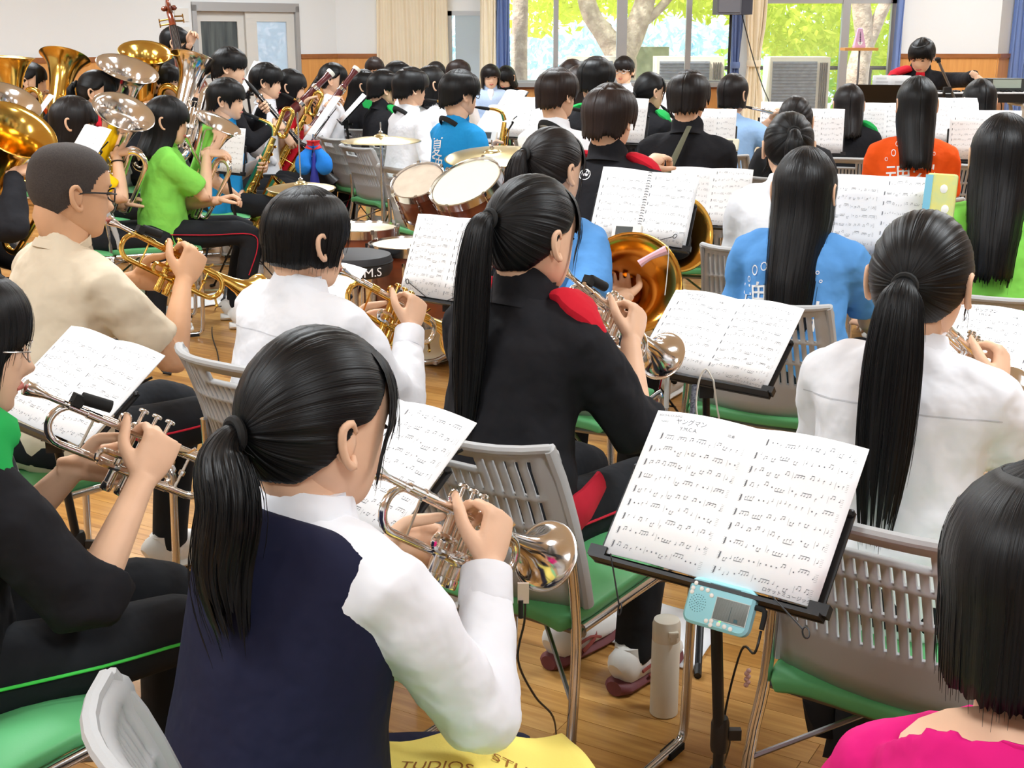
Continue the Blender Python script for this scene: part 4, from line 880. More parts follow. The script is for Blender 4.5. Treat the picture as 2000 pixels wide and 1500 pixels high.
# curtains
CREAM = mat('curtain_cream', (250, 240, 216), .9, spec=.1); CREAML = mat('curtain_cream_sheer', (253, 247, 230), .9, spec=.1); BLUEC = mat('curtain_blue', (116, 138, 188), .9, spec=.1)
for m_ in (CREAML,): 
    nt = m_.node_tree; tr = nt.nodes.new('ShaderNodeBsdfTranslucent'); tr.inputs[0].default_value = lin((250, 226, 180)); mx = nt.nodes.new('ShaderNodeMixShader'); mx.inputs[0].default_value = .4; nt.links.new(nt.nodes['Principled BSDF'].outputs[0], mx.inputs[1]); nt.links.new(tr.outputs[0], mx.inputs[2]); nt.links.new(mx.outputs[0], nt.nodes['Material Output'].inputs[0])
def curtain(label, x0, x1, z0, z1, m, pleats, y=YW - .14, amp=.02, waist=None, group=None):
    a = MB(); P = []
    for u in np.linspace(0, 1, pleats * 8 + 1):
        col = []
        for v in np.linspace(0, 1, 15):
            z = z1 + (z0 - z1) * v; x = x0 + (x1 - x0) * u; k = 1
            if waist: k = 1 - .45 * math.exp(-((z - waist) / .28) ** 2); x = (x0 + x1) / 2 + (x - (x0 + x1) / 2) * k
            col.append((x + .01 * math.sin(v * 5 + u * 9), y + amp * math.sin(u * pleats * 2 * math.pi) * (.7 + .3 * v) + .012 * math.sin(u * pleats * 3.3 + v * 3), z))
        P.append(col)
    a.grid(P); t = tag(ob('curtain', a, m, sharp=0), label, 'curtain', group); m is CREAML or mod(t, 'SOLIDIFY', thickness=.004)
    if waist: b = MB(); b.tube([((x0 + x1) / 2 + (x1 - x0) * .30 * math.cos(q), y + .065 * math.sin(q), waist) for q in np.linspace(0, 2 * math.pi, 16, endpoint=False)], [(.006, .035)] * 16, 8, up=(0, 0, 1), closed=True); ob('tieback', b, m, t)
curtain('wide cream curtain drawn across the glass next to the wooden wainscot corner', -1.50, -.70, .55, 2.7, CREAML, 11)
curtain('narrow cream curtain bunched beside the blue one left of the tree window', -.36, -.17, .25, 2.7, CREAM, 4)
curtain('narrow blue curtain between the cream one and the tree window', -.18, -.02, .25, 2.7, BLUEC, 4, y=YW - .12)
curtain('blue curtain behind the loudspeaker pole', 2.40, 2.56, .05, 2.7, BLUEC, 4, waist=1.18)
curtain('cream curtain gathered by a tieback beside the loudspeaker', 2.55, 2.80, .05, 2.7, CREAM, 5, y=YW - .20, waist=1.2)
curtain('thin blue curtain edge against the white wall by the sliding glass', 4.22, 4.32, .05, 2.7, BLUEC, 2)
curtain('blue curtain in the far corner behind the keyboard', 5.62, 5.85, .05, 2.7, BLUEC, 4, y=14.95)
# ---------------------------------------------------------------- outside
GRD = mat('outdoor_paving', (214, 208, 196), .9, var=.1, vscale=2); a = MB(); a.box((2, 27, -.16), (60, 24, .1)); structure('ground', a, GRD, flat=True)
BARK = mat('bark', (200, 186, 172), .9, bump=.6, bscale=22, bdist=.03, c2=(160, 144, 132), vscale=9)
def leafmat(n, c):
    m = mat(n, c, .6, spec=.2); nt = m.node_tree; tr = nt.nodes.new('ShaderNodeBsdfTranslucent'); tr.inputs[0].default_value = lin(tuple(min(255, x * 1.15) for x in c)); mx = nt.nodes.new('ShaderNodeMixShader'); mx.inputs[0].default_value = .5
    nt.links.new(nt.nodes['Principled BSDF'].outputs[0], mx.inputs[1]); nt.links.new(tr.outputs[0], mx.inputs[2]); nt.links.new(mx.outputs[0], nt.nodes['Material Output'].inputs[0]); return m
LEAFY = leafmat('leaf_yellow_green', (196, 208, 84)); LEAFG = leafmat('leaf_green', (160, 196, 90)); BAMB = leafmat('leaf_bluish', (168, 196, 206))
def leaves(mb, c, rad, n, s, rg):
    c = np.array(c); 
    for _ in range(n):
        d = rg.normal(0, 1, 3); d /= np.linalg.norm(d); p = c + d * np.array(rad) * rg.uniform(.2, 1) ** .5; u = rg.normal(0, 1, 3); u /= np.linalg.norm(u); v = np.cross(u, rg.normal(0, 1, 3)); v /= np.linalg.norm(v)
        l, w_ = s * rg.uniform(.7, 1.3), s * .42; mb.add([p - u * l, p + v * w_, p + u * l, p - v * w_], [[0, 1, 2, 3]])
def tree(label, limbs, blobs, m, seed, s=.09):
    rg = np.random.RandomState(seed); b = limbs[0][0][0]; t = thing('tree', label, 'tree', (b[0], b[1], -.11), 0, 'trees outside the windows'); o = np.array((b[0], b[1], -.11)); a = MB()
    for pts, r in limbs: a.tube([np.array(p) - o for p in pts], r, 14, smooth=4)
    ob('trunk', a, BARK, t); a = MB()
    for c, rad, n in blobs: leaves(a, np.array(c) - o, rad, n, s, rg)
    ob('foliage', a, m, t, flat=True)['kind'] = 'stuff'
Wl = lambda px, py, Y: tuple(W(px, py, Y))
Yt = 18.0
tree('broad tree with a forked pale trunk outside the middle window', [([(*Wl(1213, 200, Yt)[:2], -.11), Wl(1214, 160, Yt), Wl(1212, 112, Yt), Wl(1180, 66, Yt), Wl(1148, 10, Yt), Wl(1130, -120, Yt), Wl(1100, -300, Yt)], [.21, .20, .20, .14, .125, .11, .07]),
     ([Wl(1215, 120, Yt), Wl(1240, 60, Yt), Wl(1262, -10, Yt), Wl(1270, -120, Yt), Wl(1300, -260, Yt)], [.16, .155, .135, .11, .07]), ([Wl(1262, 40, Yt), Wl(1290, 15, Yt), Wl(1335, -40, Yt)], [.07, .06, .05]), ([Wl(1190, 52, Yt), Wl(1172, 36, Yt + .2), Wl(1152, 16, Yt + .3)], [.04, .035, .025])],
     [((*Wl(1060, 20, Yt + 1)[:2], 2.1), (1.0, 1.2, .62), 1000), ((*Wl(1130, 40, Yt + 2)[:2], 2.1), (1.2, 1, .42), 600), ((*Wl(1300, 30, Yt + 1)[:2], 2.15), (1.1, 1.2, .5), 800), ((*Wl(1390, 10, Yt + 1)[:2], 2.2), (.9, 1, .55), 700), ((1.5, Yt, 4.2), (3.5, 2.5, 1.3), 2600)], LEAFY, 1)
tree('tall tree with a pale straight trunk outside behind the blue curtain', [([(*Wl(1016, 200, 16.6)[:2], -.11), Wl(1014, 120, 16.6), Wl(1016, 30, 16.6), Wl(1018, -200, 16.6)], [.11, .105, .10, .09])], [((*Wl(1010, -200, 16.6)[:2], 3.6), (1.2, 1, .8), 700)], LEAFG, 2)
tree('tree with dark forked trunk outside the sliding glass door', [([(*Wl(1672, 230, 17)[:2], -.11), Wl(1674, 150, 17), Wl(1688, 80, 17), Wl(1684, 30, 17), Wl(1676, -40, 17), Wl(1660, -200, 17)], [.15, .145, .12, .12, .11, .08]), ([Wl(1690, 100, 17), Wl(1706, 60, 17), Wl(1728, 10, 17), Wl(1770, -60, 17)], [.085, .085, .08, .07])],
     [((*Wl(1560, 30, 19)[:2], 1.85), (1.1, 1, .75), 1500), ((*Wl(1650, 60, 20)[:2], 1.7), (1.6, 1, .9), 1600), ((*Wl(1730, 90, 20)[:2], 1.3), (1.0, 1, 1.2), 1500), ((*Wl(1680, 0, 18)[:2], 3.6), (2.2, 1.5, 1.0), 1200)], LEAFY, 3)
rg_ = np.random.RandomState(5); a = MB()
for x in np.arange(-8, 12, .45): leaves(a, (x, 25 + rg_.uniform(-.4, .4), .9 + rg_.uniform(0, .25)), (.45, .4, .95), 130, .13, rg_)
h = ob('hedge', a, BAMB, flat=True); tag(h, 'long bluish hedge along the far side of the yard', 'hedge', kind='stuff')
a = MB()
for x in np.arange(3.5, 9, .5): leaves(a, (x, 21 + rg_.uniform(-.4, .4), .5 + rg_.uniform(0, .3)), (.5, .4, .8), 200, .10, rg_)
h = ob('shrubbery', a, LEAFG, flat=True); tag(h, 'yellow green shrubs behind the railing by the sliding glass', 'shrubs', kind='stuff')
fr = thing('railing', 'pale metal railing across the yard in front of the hedge', 'railing', (3, 22, -.11)); a = MB()
for z in (1.02, .6): a.tube([(-9, 0, z), (8, 0, z)], .02, 6)
ob('rail', a, mat('rail_white', (226, 230, 234), .5), fr)
for x in np.arange(-9, 8.1, 1.4): a = MB(); a.tube([(x, 0, 0), (x, 0, 1.04)], .022, 6); ob('post', a, MATS['rail_white'], fr)
fr = thing('railing', 'dark railing outside behind the tree at the sliding glass', 'railing', (4.6, 18.6, -.11)); a = MB(); a.tube([(-1.6, 0, 1.16), (3, 0, 1.16)], .03, 6); ob('rail', a, BLACKM, fr)
for x in (-1.2, .45, 2.0): a = MB(); a.tube([(x, 0, 0), (x, 0, 1.16)], .03, 6); ob('post', a, BLACKM, fr)
a = MB(); a.box((0, 0, 1.25), (.42, .42, 2.7)); o = ob('column', a, mat('column_grey', (170, 178, 190), .8, bump=.1), flat=True); o.location = (*Wl(925, 90, 15.9)[:2], 0); tag(o, 'grey square column outside the narrow window', 'column')
a = MB(); a.box((0, 0, .62), (.55, .5, 1.4)); o = ob('gate_post', a, mat('stone_moss', (150, 156, 140), .9, c2=(112, 122, 108), vscale=5), flat=True); o.location = (*Wl(1268, 120, 20.5)[:2], 0); tag(o, 'mossy stone post outside behind the forked tree trunk', 'stone post')
ACB = mat('unit_cream', (226, 220, 206), .6); ACG = mat('unit_grille', (150, 158, 170), .5, .2, var=.3, vscale=14)
def acunit(label, px0, px1, Y, ztop, z0=.1):
    x0, x1 = W(px0, 130, Y).x, W(px1, 130, Y).x; w_ = x1 - x0; t = thing('condenser_unit', label, 'outdoor unit', ((x0 + x1) / 2, Y, -.11), 0, 'outdoor air conditioning units'); H_ = ztop + .11; g = .74 * w_
    a = MB(); a.box((0, .25, H_ / 2), (w_, .46, H_)); ob('cabinet', a, ACB, t, flat=True); a = MB(); a.box((-w_ * .09, .012, H_ * .52), (g, .02, H_ * .88)); ob('coil_face', a, ACG, t, flat=True); a = MB()
    for k in range(30): a.box((-w_ * .09, -.004, H_ * (.1 + .84 * k / 29)), (g, .02, .007))
    ob('grille', a, mat('grille_dark', (104, 110, 122), .5), t, flat=True)['kind'] = 'stuff'; a = MB()
    for k in range(4): a.box((w_ * (.34 + .035 * k), .008, H_ * .55), (.012, .04, H_ * .8))
    ob('vent_slot', a, mat('slot_dark', (96, 92, 88), .6), t, flat=True)
acunit('grey outdoor unit behind the window post and the man in glasses', 1107, 1222, 16.6, 1.24); acunit('outdoor unit behind the window beside the loudspeaker pole', 1283, 1415, 16.4, 1.24); acunit('tall outdoor unit seen through the sliding glass', 1505, 1622, 16.2, 1.24)
# ---------------------------------------------------------------- clothes
for n_, c_ in dict(t_white=(240, 242, 248), t_black=(31, 31, 35), t_navy=(30, 32, 56), t_cream=(226, 212, 188), t_green=(138, 222, 92), t_blue=(96, 158, 224), t_sky=(34, 146, 212), t_red=(204, 28, 44), t_orange=(248, 92, 26), t_pink=(222, 28, 124), t_yellow=(248, 204, 16), t_ltblue=(160, 196, 238), t_dark=(44, 44, 47), t_cardigan=(190, 210, 240), t_jgreen=(40, 170, 84), t_jred=(206, 32, 50), t_pale=(222, 230, 242), p_black=(33, 35, 39), p_navy=(34, 38, 66), c_red=(200, 40, 60), c_green=(80, 220, 90), t_neck=(20, 20, 22)).items(): cloth(n_, c_)
mat('shoe_white', (228, 226, 222), .6); mat('sole_white', (240, 240, 238), .6); mat('sole_maroon', (110, 52, 56), .6); mat('shoe_maroon', (150, 70, 64), .6); mat('sole_grey', (170, 176, 180), .6); mat('shoe_green', (60, 140, 110), .6)
SHM = (MATS['shoe_white'], MATS['sole_maroon'], MATS['shoe_maroon']); SHG = (MATS['shoe_white'], MATS['sole_grey'], MATS['shoe_green'])
GB = (BLACK, .0022); GS = (mat('wire_silver', (170, 165, 160), .3, 1), .0012)
def seated(p, label, back=-.05, yaw=None, side=0): 
    ya = R(p.yaw); F = V((math.sin(ya), math.cos(ya), 0)); q = p.base + F * back + V((F.y, -F.x, 0)) * side; return chair(q.x, q.y, p.yaw if yaw is None else yaw, label)
def trp(label, px, py, Y, yaw, hy, hp, down, tl, chairl, ty=None, m=None, sm=None, clip=False, hi=1, short=1.0, seat=(-.03, 0, 0), **k):
    mo = mouth(W(px, py, Y), hy, hp); r, RH, LH = trumpet(frame(mo, ty or hy, down), tl, m, sm, clip, hi=hi, short=short)
    p = person(label, px, py, Y, yaw, hy, hp, RH=RH, LH=LH, **k)
    if chairl: seated(p, chairl, seat[0], yaw - seat[2], seat[1])
    return p
def hpx(px, py, Y, f, n, curl=(40, 45, 25)): return (W(px, py, Y), V(f), V(n), curl)
# ---------------------------------------------------------------- the trumpet row
P1 = trp('girl with a low black ponytail in a navy vest over a white shirt playing trumpet', 626, 826, 1.62, 40, 44, 12, 33, 'silver trumpet played by the girl in the navy vest', None, ty=40, near=1, hair='pony', L=.25, tw=1.3, swing=.45, tie=(-.05, -1, -.12), top='shirt', c='t_white', vest='t_navy', seatz=.44, legdz=-.05, legyaw=32, skirt='t_navy', lean=.10, hm=HB)
chair(-.10, 1.35, 50, 'grey chair behind the girl in the navy vest with its corner at the bottom edge')
P2 = trp('girl at the left edge in glasses and a green-shouldered black jacket playing trumpet', -72, 672, 1.98, 56, 60, 10, 32, 'silver trumpet with a black clip microphone at the left edge', 'chair with a long green seat edge under the girl in glasses', ty=55, clip=True, near=1, seat=(-.03, .12, 21), hair='bob', hemz=-.13, top='halfjacket', c='t_black', c2='t_jgreen', stripe='c_green', glasses=GS, lean=.10, kneespread=.10)
P3 = person('person in a bright pink top with a black bob, seen from behind', 2030, 1120, 1.30, 24, hair='bob', hemz=-.125, top='tee', c='t_pink', near=1, vol=.010, lean=.13, shdrop=.10, wide=.92); seated(P3, 'chair under the person in the pink top')
P4 = trp('girl with a long black ponytail in a white school shirt, seen from behind', 1800, 548, 2.30, 36, 30, 8, 30, 'silver trumpet held in front of the girl with the long ponytail and white shirt', 'grey chair with a green seat behind the music stand with the blue tuner', ty=44, seat=(-.12, .15, 0), near=1, hair='pony', tw=1.25, L=.47, tie=(0, -1, -.05), top='shirt', c='t_white', lean=.08)
P5 = trp('girl with a very long ponytail in a black jacket playing trumpet', 1042, 462, 2.66, 40, 44, 8, 34, 'silver trumpet played by the girl in the black jacket', 'grey chair under the girl in the black jacket with a very long ponytail', ty=42, clip=True, seat=(.0, .12, 4), near=1, hair='pony', L=.46, tie=(-.05, -1, .22), top='halfjacket', c='t_black', c2='t_jred', stripe='c_red', shoes=SHM, lean=.10, kneespread=.10)
P6 = trp('short-haired player in a white shirt with a trumpet, seen from behind', 602, 468, 3.06, 42, 46, 10, 30, 'gold trumpet with a silver pipe played by the short-haired player in white', 'grey chair under the short-haired player in the white shirt', ty=43, seat=(.12, .05, 7), m=BRASS, sm=SILVER, near=1, hair='bob', hemz=-.06, sex='f', wide=1.1, top='shirt', c='t_white', lean=.10, stripe='c_red')
P7 = trp('boy with a buzz cut and black glasses in a cream tee playing a gold trumpet', 140, 374, 3.22, 44, 50, 8, 31, 'gold trumpet played by the boy in the cream tee', 'grey chair under the boy in the cream tee', ty=48, m=BRASS, sm=BRASS, clip=True, near=1, hair='buzz', sex='m', top='tee', c='t_cream', glasses=GB, stripe='c_red', lean=.10, skin=SKIN2)
# ---------------------------------------------------------------- horn row
P8 = person('girl with waist-long black hair in a light blue tee printed with white calligraphy', 1572, 372, 3.8, 30, 24, hair='long', L=.40, top='tee', c='t_blue', near=1, RH=hpx(1700, 640, 4.05, (.3, .8, .1), (.5, .2, 1)), lean=.05); seated(P8, 'grey chair with a green seat under the girl in the light blue tee with calligraphy')
P9 = person('girl with long black hair in a green tee at the right edge', 1958, 305, 3.9, 26, 22, hair='long', L=.36, top='tee', c='t_green', near=1, lean=.05); seated(P9, 'grey chair with open slots behind the girl in green at the right edge')
C10 = W(1080, 332, 3.9)
hr, HM10 = french_horn('gold french horn with its bell turned toward the trumpets and a hand inside', W(1236, 552, 3.75), (.12, -.95, .28), (-.35, .15, 1), HORNM, mth=mouth(C10, 40, 8), rim=.150)
P10 = person('girl with a brown-black ponytail in a light blue tee playing french horn', 1080, 332, 3.9, 36, 40, RH=(HM10 @ V((-.06, -.02, -.03)), HM10.to_3x3() @ V((-1, .1, .25)), HM10.to_3x3() @ V((0, -.3, -1)), (25, 30, 20)), LH=(HM10 @ V((-.24, -.15, .24)), V((.6, .4, -.1)), V((-.2, -.3, 1)), (40, 45, 25)), hair='pony', L=.26, tie=(-.1, -1, .28), top='tee', c='t_blue', near=1, hm=HDB, lean=.06, stripe='c_red'); seated(P10, 'grey chair under the horn girl in light blue', side=.13, yaw=24)
C11 = W(1192, 232, 5.0)
hr, HM11 = french_horn('gold french horn half hidden behind the spiral music book', W(1325, 455, 4.95), (.35, -.9, .25), (-.3, .1, 1), HORNM, mth=mouth(C11, 32, 6))
P11 = person('boy with brown hair in a black jacket with red shoulder stripe and round logo', 1192, 232, 5.0, 26, 32, 6, hair='short', sex='m', top='jacket', c='t_black', c2='t_jred', stripe='c_red', hm=HBR, th=.018, vol=.006, LH=hpx(1262, 330, 5.2, (.5, .5, .4), (-.2, -.4, 1)), RH=hpx(1330, 450, 5.1, (.2, .8, .2), (.8, 0, .6)), lean=.06); seated(P11, 'grey chair under the boy in the black jacket with the round logo')
P12 = person('girl in a white shirt with a high ponytail half hidden behind the light blue tee', 1540, 288, 4.7, 22, 10, hair='pony', L=.18, tie=(.1, -1, .35), top='shirt', c='t_white', lean=.05); seated(P12, 'chair under the girl in the white shirt behind the light blue tee')
P13 = person('girl with long black hair in an orange tee printed with white calligraphy', 1790, 203, 6.1, 14, 8, hair='long', L=.30, top='tee', c='t_orange', lean=.05); seated(P13, 'grey chair under the girl in the orange tee')
P14 = person('girl in a dark tee with a low twisted ponytail', 1553, 236, 6.9, 14, 10, hair='pony', L=.24, tie=(-.35, -1, -.5), swing=-.8, top='tee', c='t_dark', hm=HDB, lean=.05); seated(P14, 'chair under the girl in the dark tee with the twisted ponytail')
P15 = person('boy in a black jacket with an olive neck strap across his back', 1345, 193, 6.2, 14, 20, hair='short', sex='m', top='jacket', c='t_black', hm=HDB, th=.018, vol=.006, lean=.05); seated(P15, 'grey chair under the boy with the olive neck strap')
# flutes at the front
C16 = W(1432, 184, 8.2); mo = mouth(C16, 38, 4); M16 = frame(mo, 95, 12)
fl, a1, a2 = woodwind('flute', 'silver flute played by the short-haired girl in pale blue', 'flute', M16, .62, .0095, SILVER, SILVER, .0105, nk=10)
P16 = person('girl with a dark bob in a pale blue tee playing flute', 1432, 184, 8.2, 24, 38, 4, hair='bob', hemz=-.09, top='tee', c='t_ltblue', hm=HDB, RH=(M16 @ V((.42, -.075, -.05)), V((-.2, .6, .6)), V((.5, -.7, .3)), (40, 45, 25)), LH=(M16 @ V((.22, .07, -.05)), V((.5, -.3, .6)), V((-.3, .6, .3)), (50, 45, 25)), lean=.05); seated(P16, 'grey chair with green seat under the girl in pale blue')
P17 = person('girl with straight dark hair in a black jacket near the sliding glass', 1657, 205, 8.0, 16, 8, hair='long', L=.20, top='jacket', c='t_black', c2='t_jgreen', hm=HDB, lean=.05); seated(P17, 'grey chair under the girl in black near the sliding glass')
P18 = person('girl with straight black hair in a black jacket below the keyboard', 1912, 198, 7.6, 8, 2, hair='long', L=.17, top='jacket', c='t_black', lean=.05); seated(P18, 'grey chair under the girl in black below the keyboard')
# conductor
C19 = W(1800, 112, 9.5)
P19 = person('young man in a black and red track jacket reaching to the keyboard', 1800, 110, 10.0, 194, 214, 26, hair='short', sex='m', top='jacket', c='t_black', c2='t_jred', c2sides=(1,), inner='t_red', hm=HB, fz=.034, th=.02, LH=(W(1903, 146, 9.3), V((.8, -.15, -.55)), V((.3, -.3, .9)), (15, 20, 10)), RH=hpx(1758, 235, 9.2, (.2, -.9, -.2), (0, 0, 1)), lean=.16, stand=True, elb=(.9, .2, -.2), wide=1.06)
# listeners at the window
P20 = person('man with swept black hair and clear glasses in a pale shirt by the window', 1218, 138, 12.2, 196, 206, 4, hair='short', sex='m', top='shirt', c='t_pale', hm=HDB, glasses=(mat('clear_frame', (200, 205, 210), .2), .003), th=.018, lean=.03); seated(P20, 'chair under the man in glasses by the window')
C21 = W(1270, 180, 8.6); mo = mouth(C21, 58, 10); M21 = frame(mo, 62, 38)
ww, a1, a2 = woodwind('clarinet', 'black clarinet played by the girl with a side ponytail and green jacket shoulder', 'clarinet', M21, .62, .0125, BLACK, SILVER, .032)
P21 = person('girl with a low side ponytail in a black jacket with green shoulders playing clarinet', 1270, 180, 8.6, 52, 58, 10, hair='pony', L=.16, tie=(-.1, -1, -.35), top='jacket', c='t_black', c2='t_jgreen', RH=a1, LH=a2, lean=.06); seated(P21, 'chair under the clarinet girl with green shoulders')
P22 = person('boy with thick black hair in a black jacket with a green shoulder', 1166, 156, 7.8, 36, 44, 8, hair='short', sex='m', top='jacket', c='t_black', c2='t_jgreen', th=.02, vol=.008, lean=.06); seated(P22, 'chair under the thick-haired boy in the green shouldered jacket')
P23 = person('girl with long brown-black hair half hidden beside the boy with thick hair', 1132, 168, 8.4, 34, 40, hair='long', L=.14, top='jacket', c='t_black', hm=HBR, lean=.05); seated(P23, 'chair under the girl with long brown-black hair')
P24 = person('girl whose dark bun shows behind the long brown-black hair', 1118, 152, 9.2, 36, 50, hair='pony', L=.10, tie=(-.2, -1, .1), top='shirt', c='t_white', hm=HBR, lean=.05); seated(P24, 'chair under the girl with the dark bun')
def saxer(label, px, py, Y, yaw, hy, sl, sc=1.0, down=8, hp=6, bari=False, chairl=None, roll=-6, **k):
    mo = mouth(W(px, py, Y), hy, hp); s_, h1, h2 = sax('alto_saxophone' if sc < 1.2 else 'baritone_saxophone', sl, frame(mo, hy + 4, down, roll), sc, bari=bari); p = person(label, px, py, Y, yaw, hy, hp, RH=h1, LH=h2, **k)
    if chairl: seated(p, chairl)
    return p
P25 = saxer('boy with warm dark hair in a white shirt with a black neck strap playing sax', 1090, 184, 6.6, 38, 44, 'gold saxophone at the chest of the boy in white behind the crash cymbal', 1.05, chairl='chair under the white-shirted boy behind the crash cymbal', hair='short', sex='m', top='shirt', c='t_white', hm=HBR, th=.017, vol=.005, lean=.06)
P26 = saxer('boy with curly black hair and glasses in a sky blue tee playing sax', 900, 183, 7.3, 52, 58, 'gold saxophone played by the boy in the sky blue tee with glasses', 1.05, chairl='grey chair behind the toms under the boy in the sky blue tee', hair='short', sex='m', top='tee', c='t_sky', glasses=GB, th=.018, vol=.004, lean=.07)
P27 = person('woman in glasses and a light blue cardigan facing the band', 958, 150, 13.4, 178, 172, 6, hair='bob', hemz=-.12, vol=.01, top='jacket', c='t_cardigan', inner='t_white', hm=HDB, glasses=GS, lean=.03); seated(P27, 'chair under the woman in the light blue cardigan')
P28 = person('woman with long black hair in a black top looking down', 988, 152, 14.0, 196, 215, 24, hair='long', L=.12, top='jacket', c='t_black', lean=.05); seated(P28, 'chair under the woman in the black top')
P29 = person('listener with brown hair behind the boy in the sky blue tee', 897, 143, 12.6, 60, 66, hair='short', sex='m', top='shirt', c='t_white', hm=HBR, vol=.008, lean=.03); seated(P29, 'chair under the listener with brown hair')
P30 = person('woman with parted dark hair in front of the cream curtain', 852, 146, 13.0, 150, 140, 6, hair='bob', hemz=-.12, top='jacket', c='t_black', hm=HDB, lean=.03); seated(P30, 'chair under the woman in front of the cream curtain')
P31 = saxer('girl with long black hair in a white shirt playing a gold sax', 842, 165, 9.2, 52, 56, 'gold saxophone played by the long-haired girl in the white shirt', 1.05, chairl='chair under the long-haired sax girl in white', hair='long', L=.14, top='shirt', c='t_white', lean=.06)
P32 = saxer('boy with straight black hair in a white shirt seated behind the ride cymbal', 804, 172, 8.6, 56, 60, 'gold saxophone held by the boy in white behind the ride cymbal', 1.05, chairl='empty-backed grey chair behind the ride cymbal', hair='short', sex='m', top='shirt', c='t_white', th=.02, vol=.006, lean=.07)
P33 = person('boy with shaggy black hair in a black jacket with green trim', 751, 174, 9.3, 58, 64, hair='short', sex='m', top='jacket', c='t_black', c2='t_jgreen', th=.02, lean=.06, LH=None); seated(P33, 'grey chair under the shaggy-haired boy in black')
P34 = person('boy mostly hidden between the shaggy-haired boy and the boy in white', 778, 152, 10.2, 60, 66, hair='short', sex='m', top='shirt', c='t_white', lean=.05); seated(P34, 'chair under the mostly hidden boy in the reed row')
C35 = W(711, 168, 10.3); mo = mouth(C35, 80, 6); M35 = frame(mo, 100, 52)
ww, a1, a2 = woodwind('soprano_saxophone', 'slim gold straight saxophone of the long-haired girl with the green jacket', 'saxophone', M35, .62, .014, BRASS, BRASS, .045)
P35 = person('girl with long black hair in a jacket with green shoulders beside the bassoons', 711, 168, 10.3, 74, 80, 6, hair='long', L=.22, top='jacket', c='t_black', c2='t_jgreen', inner='t_sky', RH=a1, LH=a2, lean=.06); seated(P35, 'chair under the long-haired girl beside the bassoons')
P36 = person('woman with a brown fringe sitting by the wooden wainscot', 732, 138, 12.4, 150, 160, 4, hair='bob', hemz=-.1, top='shirt', c='t_white', hm=HBR, lean=.03); seated(P36, 'chair under the woman with the brown fringe')
C37, C38 = W(652, 156, 10.0), W(569, 170, 9.4)
m37, m38 = mouth(C37, 84, 6), mouth(C38, 86, 8)
b1, MB1, LB1 = bassoon('maroon bassoon of the girl in the white shirt', W(575, 300, 9.6), W(696, 135, 9.9), m37, 'bassoons')
b2, MB2, LB2 = bassoon('maroon bassoon of the girl in the red tee', W(520, 268, 9.1), W(646, 142, 9.3), m38, 'bassoons')
P37 = person('girl with tied black hair in a white shirt and ribbon playing bassoon', 652, 156, 10.0, 80, 84, 6, hair='pony', L=.2, tie=(0, -1, -.2), top='shirt', c='t_white', skirt='p_navy', RH=hpx(590, 250, 9.5, (.7, .1, -.6), (.3, -.9, .2)), LH=hpx(640, 205, 9.7, (.4, .5, .3), (-.2, .5, .5)), lean=.05); seated(P37, 'chair under the bassoon girl in white')
P38 = person('girl with long black hair in a red tee playing bassoon', 569, 170, 9.4, 82, 86, 8, hair='long', L=.16, top='tee', c='t_red', RH=hpx(556, 262, 9.1, (.6, .0, -.7), (.4, -.8, .2)), LH=hpx(590, 205, 9.2, (.4, .5, .3), (-.2, .5, .5)), lean=.06, stripe='c_red'); seated(P38, 'chair under the bassoon girl in red')
P39 = saxer('boy with a straight fringe in a white shirt with a baritone sax', 522, 160, 9.2, 80, 84, 'gold baritone saxophone of the boy in the white shirt', 1.15, bari=True, down=26, chairl='chair under the baritone sax boy in white', hair='short', sex='m', top='shirt', c='t_white', th=.018, lean=.05)
P40 = saxer('boy with neat black hair in a sky blue tee playing a large gold baritone sax', 444, 195, 7.9, 84, 88, 'large gold baritone saxophone behind the euphonium sheet music', 1.2, bari=True, down=22, chairl='chair under the baritone sax boy in sky blue', hair='short', sex='m', top='tee', c='t_sky', th=.016, lean=.06)
C41 = W(450, 132, 8.8); mo = mouth(C41, 84, 6); M41 = frame(mo, 90, 50)
ww, a1, a2 = woodwind('bass_clarinet', 'long black clarinet of the tall boy in black before the sliding door', 'clarinet', M41, .9, .015, BLACK, SILVER, .045)
P41 = person('tall boy with thick black hair in black before the sliding door', 450, 132, 8.8, 78, 84, 6, hair='short', sex='m', top='jacket', c='t_black', RH=a1, LH=a2, th=.02, lean=.05); seated(P41, 'chair under the tall boy in black before the sliding door')
# ---------------------------------------------------------------- low brass
C42 = W(328, 236, 6.7)
e1, ME1 = big_brass('euphonium', 'silver euphonium with a gold inner bell played by the girl in green', 'euphonium', W(426, 240, 6.8), W(345, 425, 6.87), .132, SILVER, mth=mouth(C42, 80, 8), roll=112, width=.9)
P42 = person('girl in a green tee printed with white calligraphy playing a silver euphonium', 328, 236, 6.7, 72, 78, 8, hair='long', L=.20, top='tee', c='t_green', RH=hpx(404, 300, 6.75, (.75, .2, .0), (.1, -.3, .9), (35, 40, 20)), LH=hpx(425, 392, 6.7, (.7, .1, .2), (.1, .2, .9)), stripe='c_red', lean=.06, swing=.3); seated(P42, 'grey slotted chair under the euphonium girl in green')
C43 = W(146, 238, 6.5)
e2, ME2 = big_brass('euphonium', 'silver euphonium in front of the girl in the yellow tee', 'euphonium', W(242, 218, 6.45), W(180, 400, 6.68), .155, SILVER, mth=mouth(C43, 78, 8), roll=112, width=.9)
P43 = person('girl with straight brown-black hair in a yellow tee playing euphonium', 146, 238, 6.5, 68, 76, 8, hair='long', L=.18, top='tee', c='t_yellow', hm=HDB, RH=hpx(228, 300, 6.5, (.75, .2, .15), (.1, -.3, .9), (35, 40, 20)), LH=hpx(240, 400, 6.6, (.6, .2, .2), (.1, .2, .9)), lean=.06); seated(P43, 'chair under the euphonium girl in yellow')
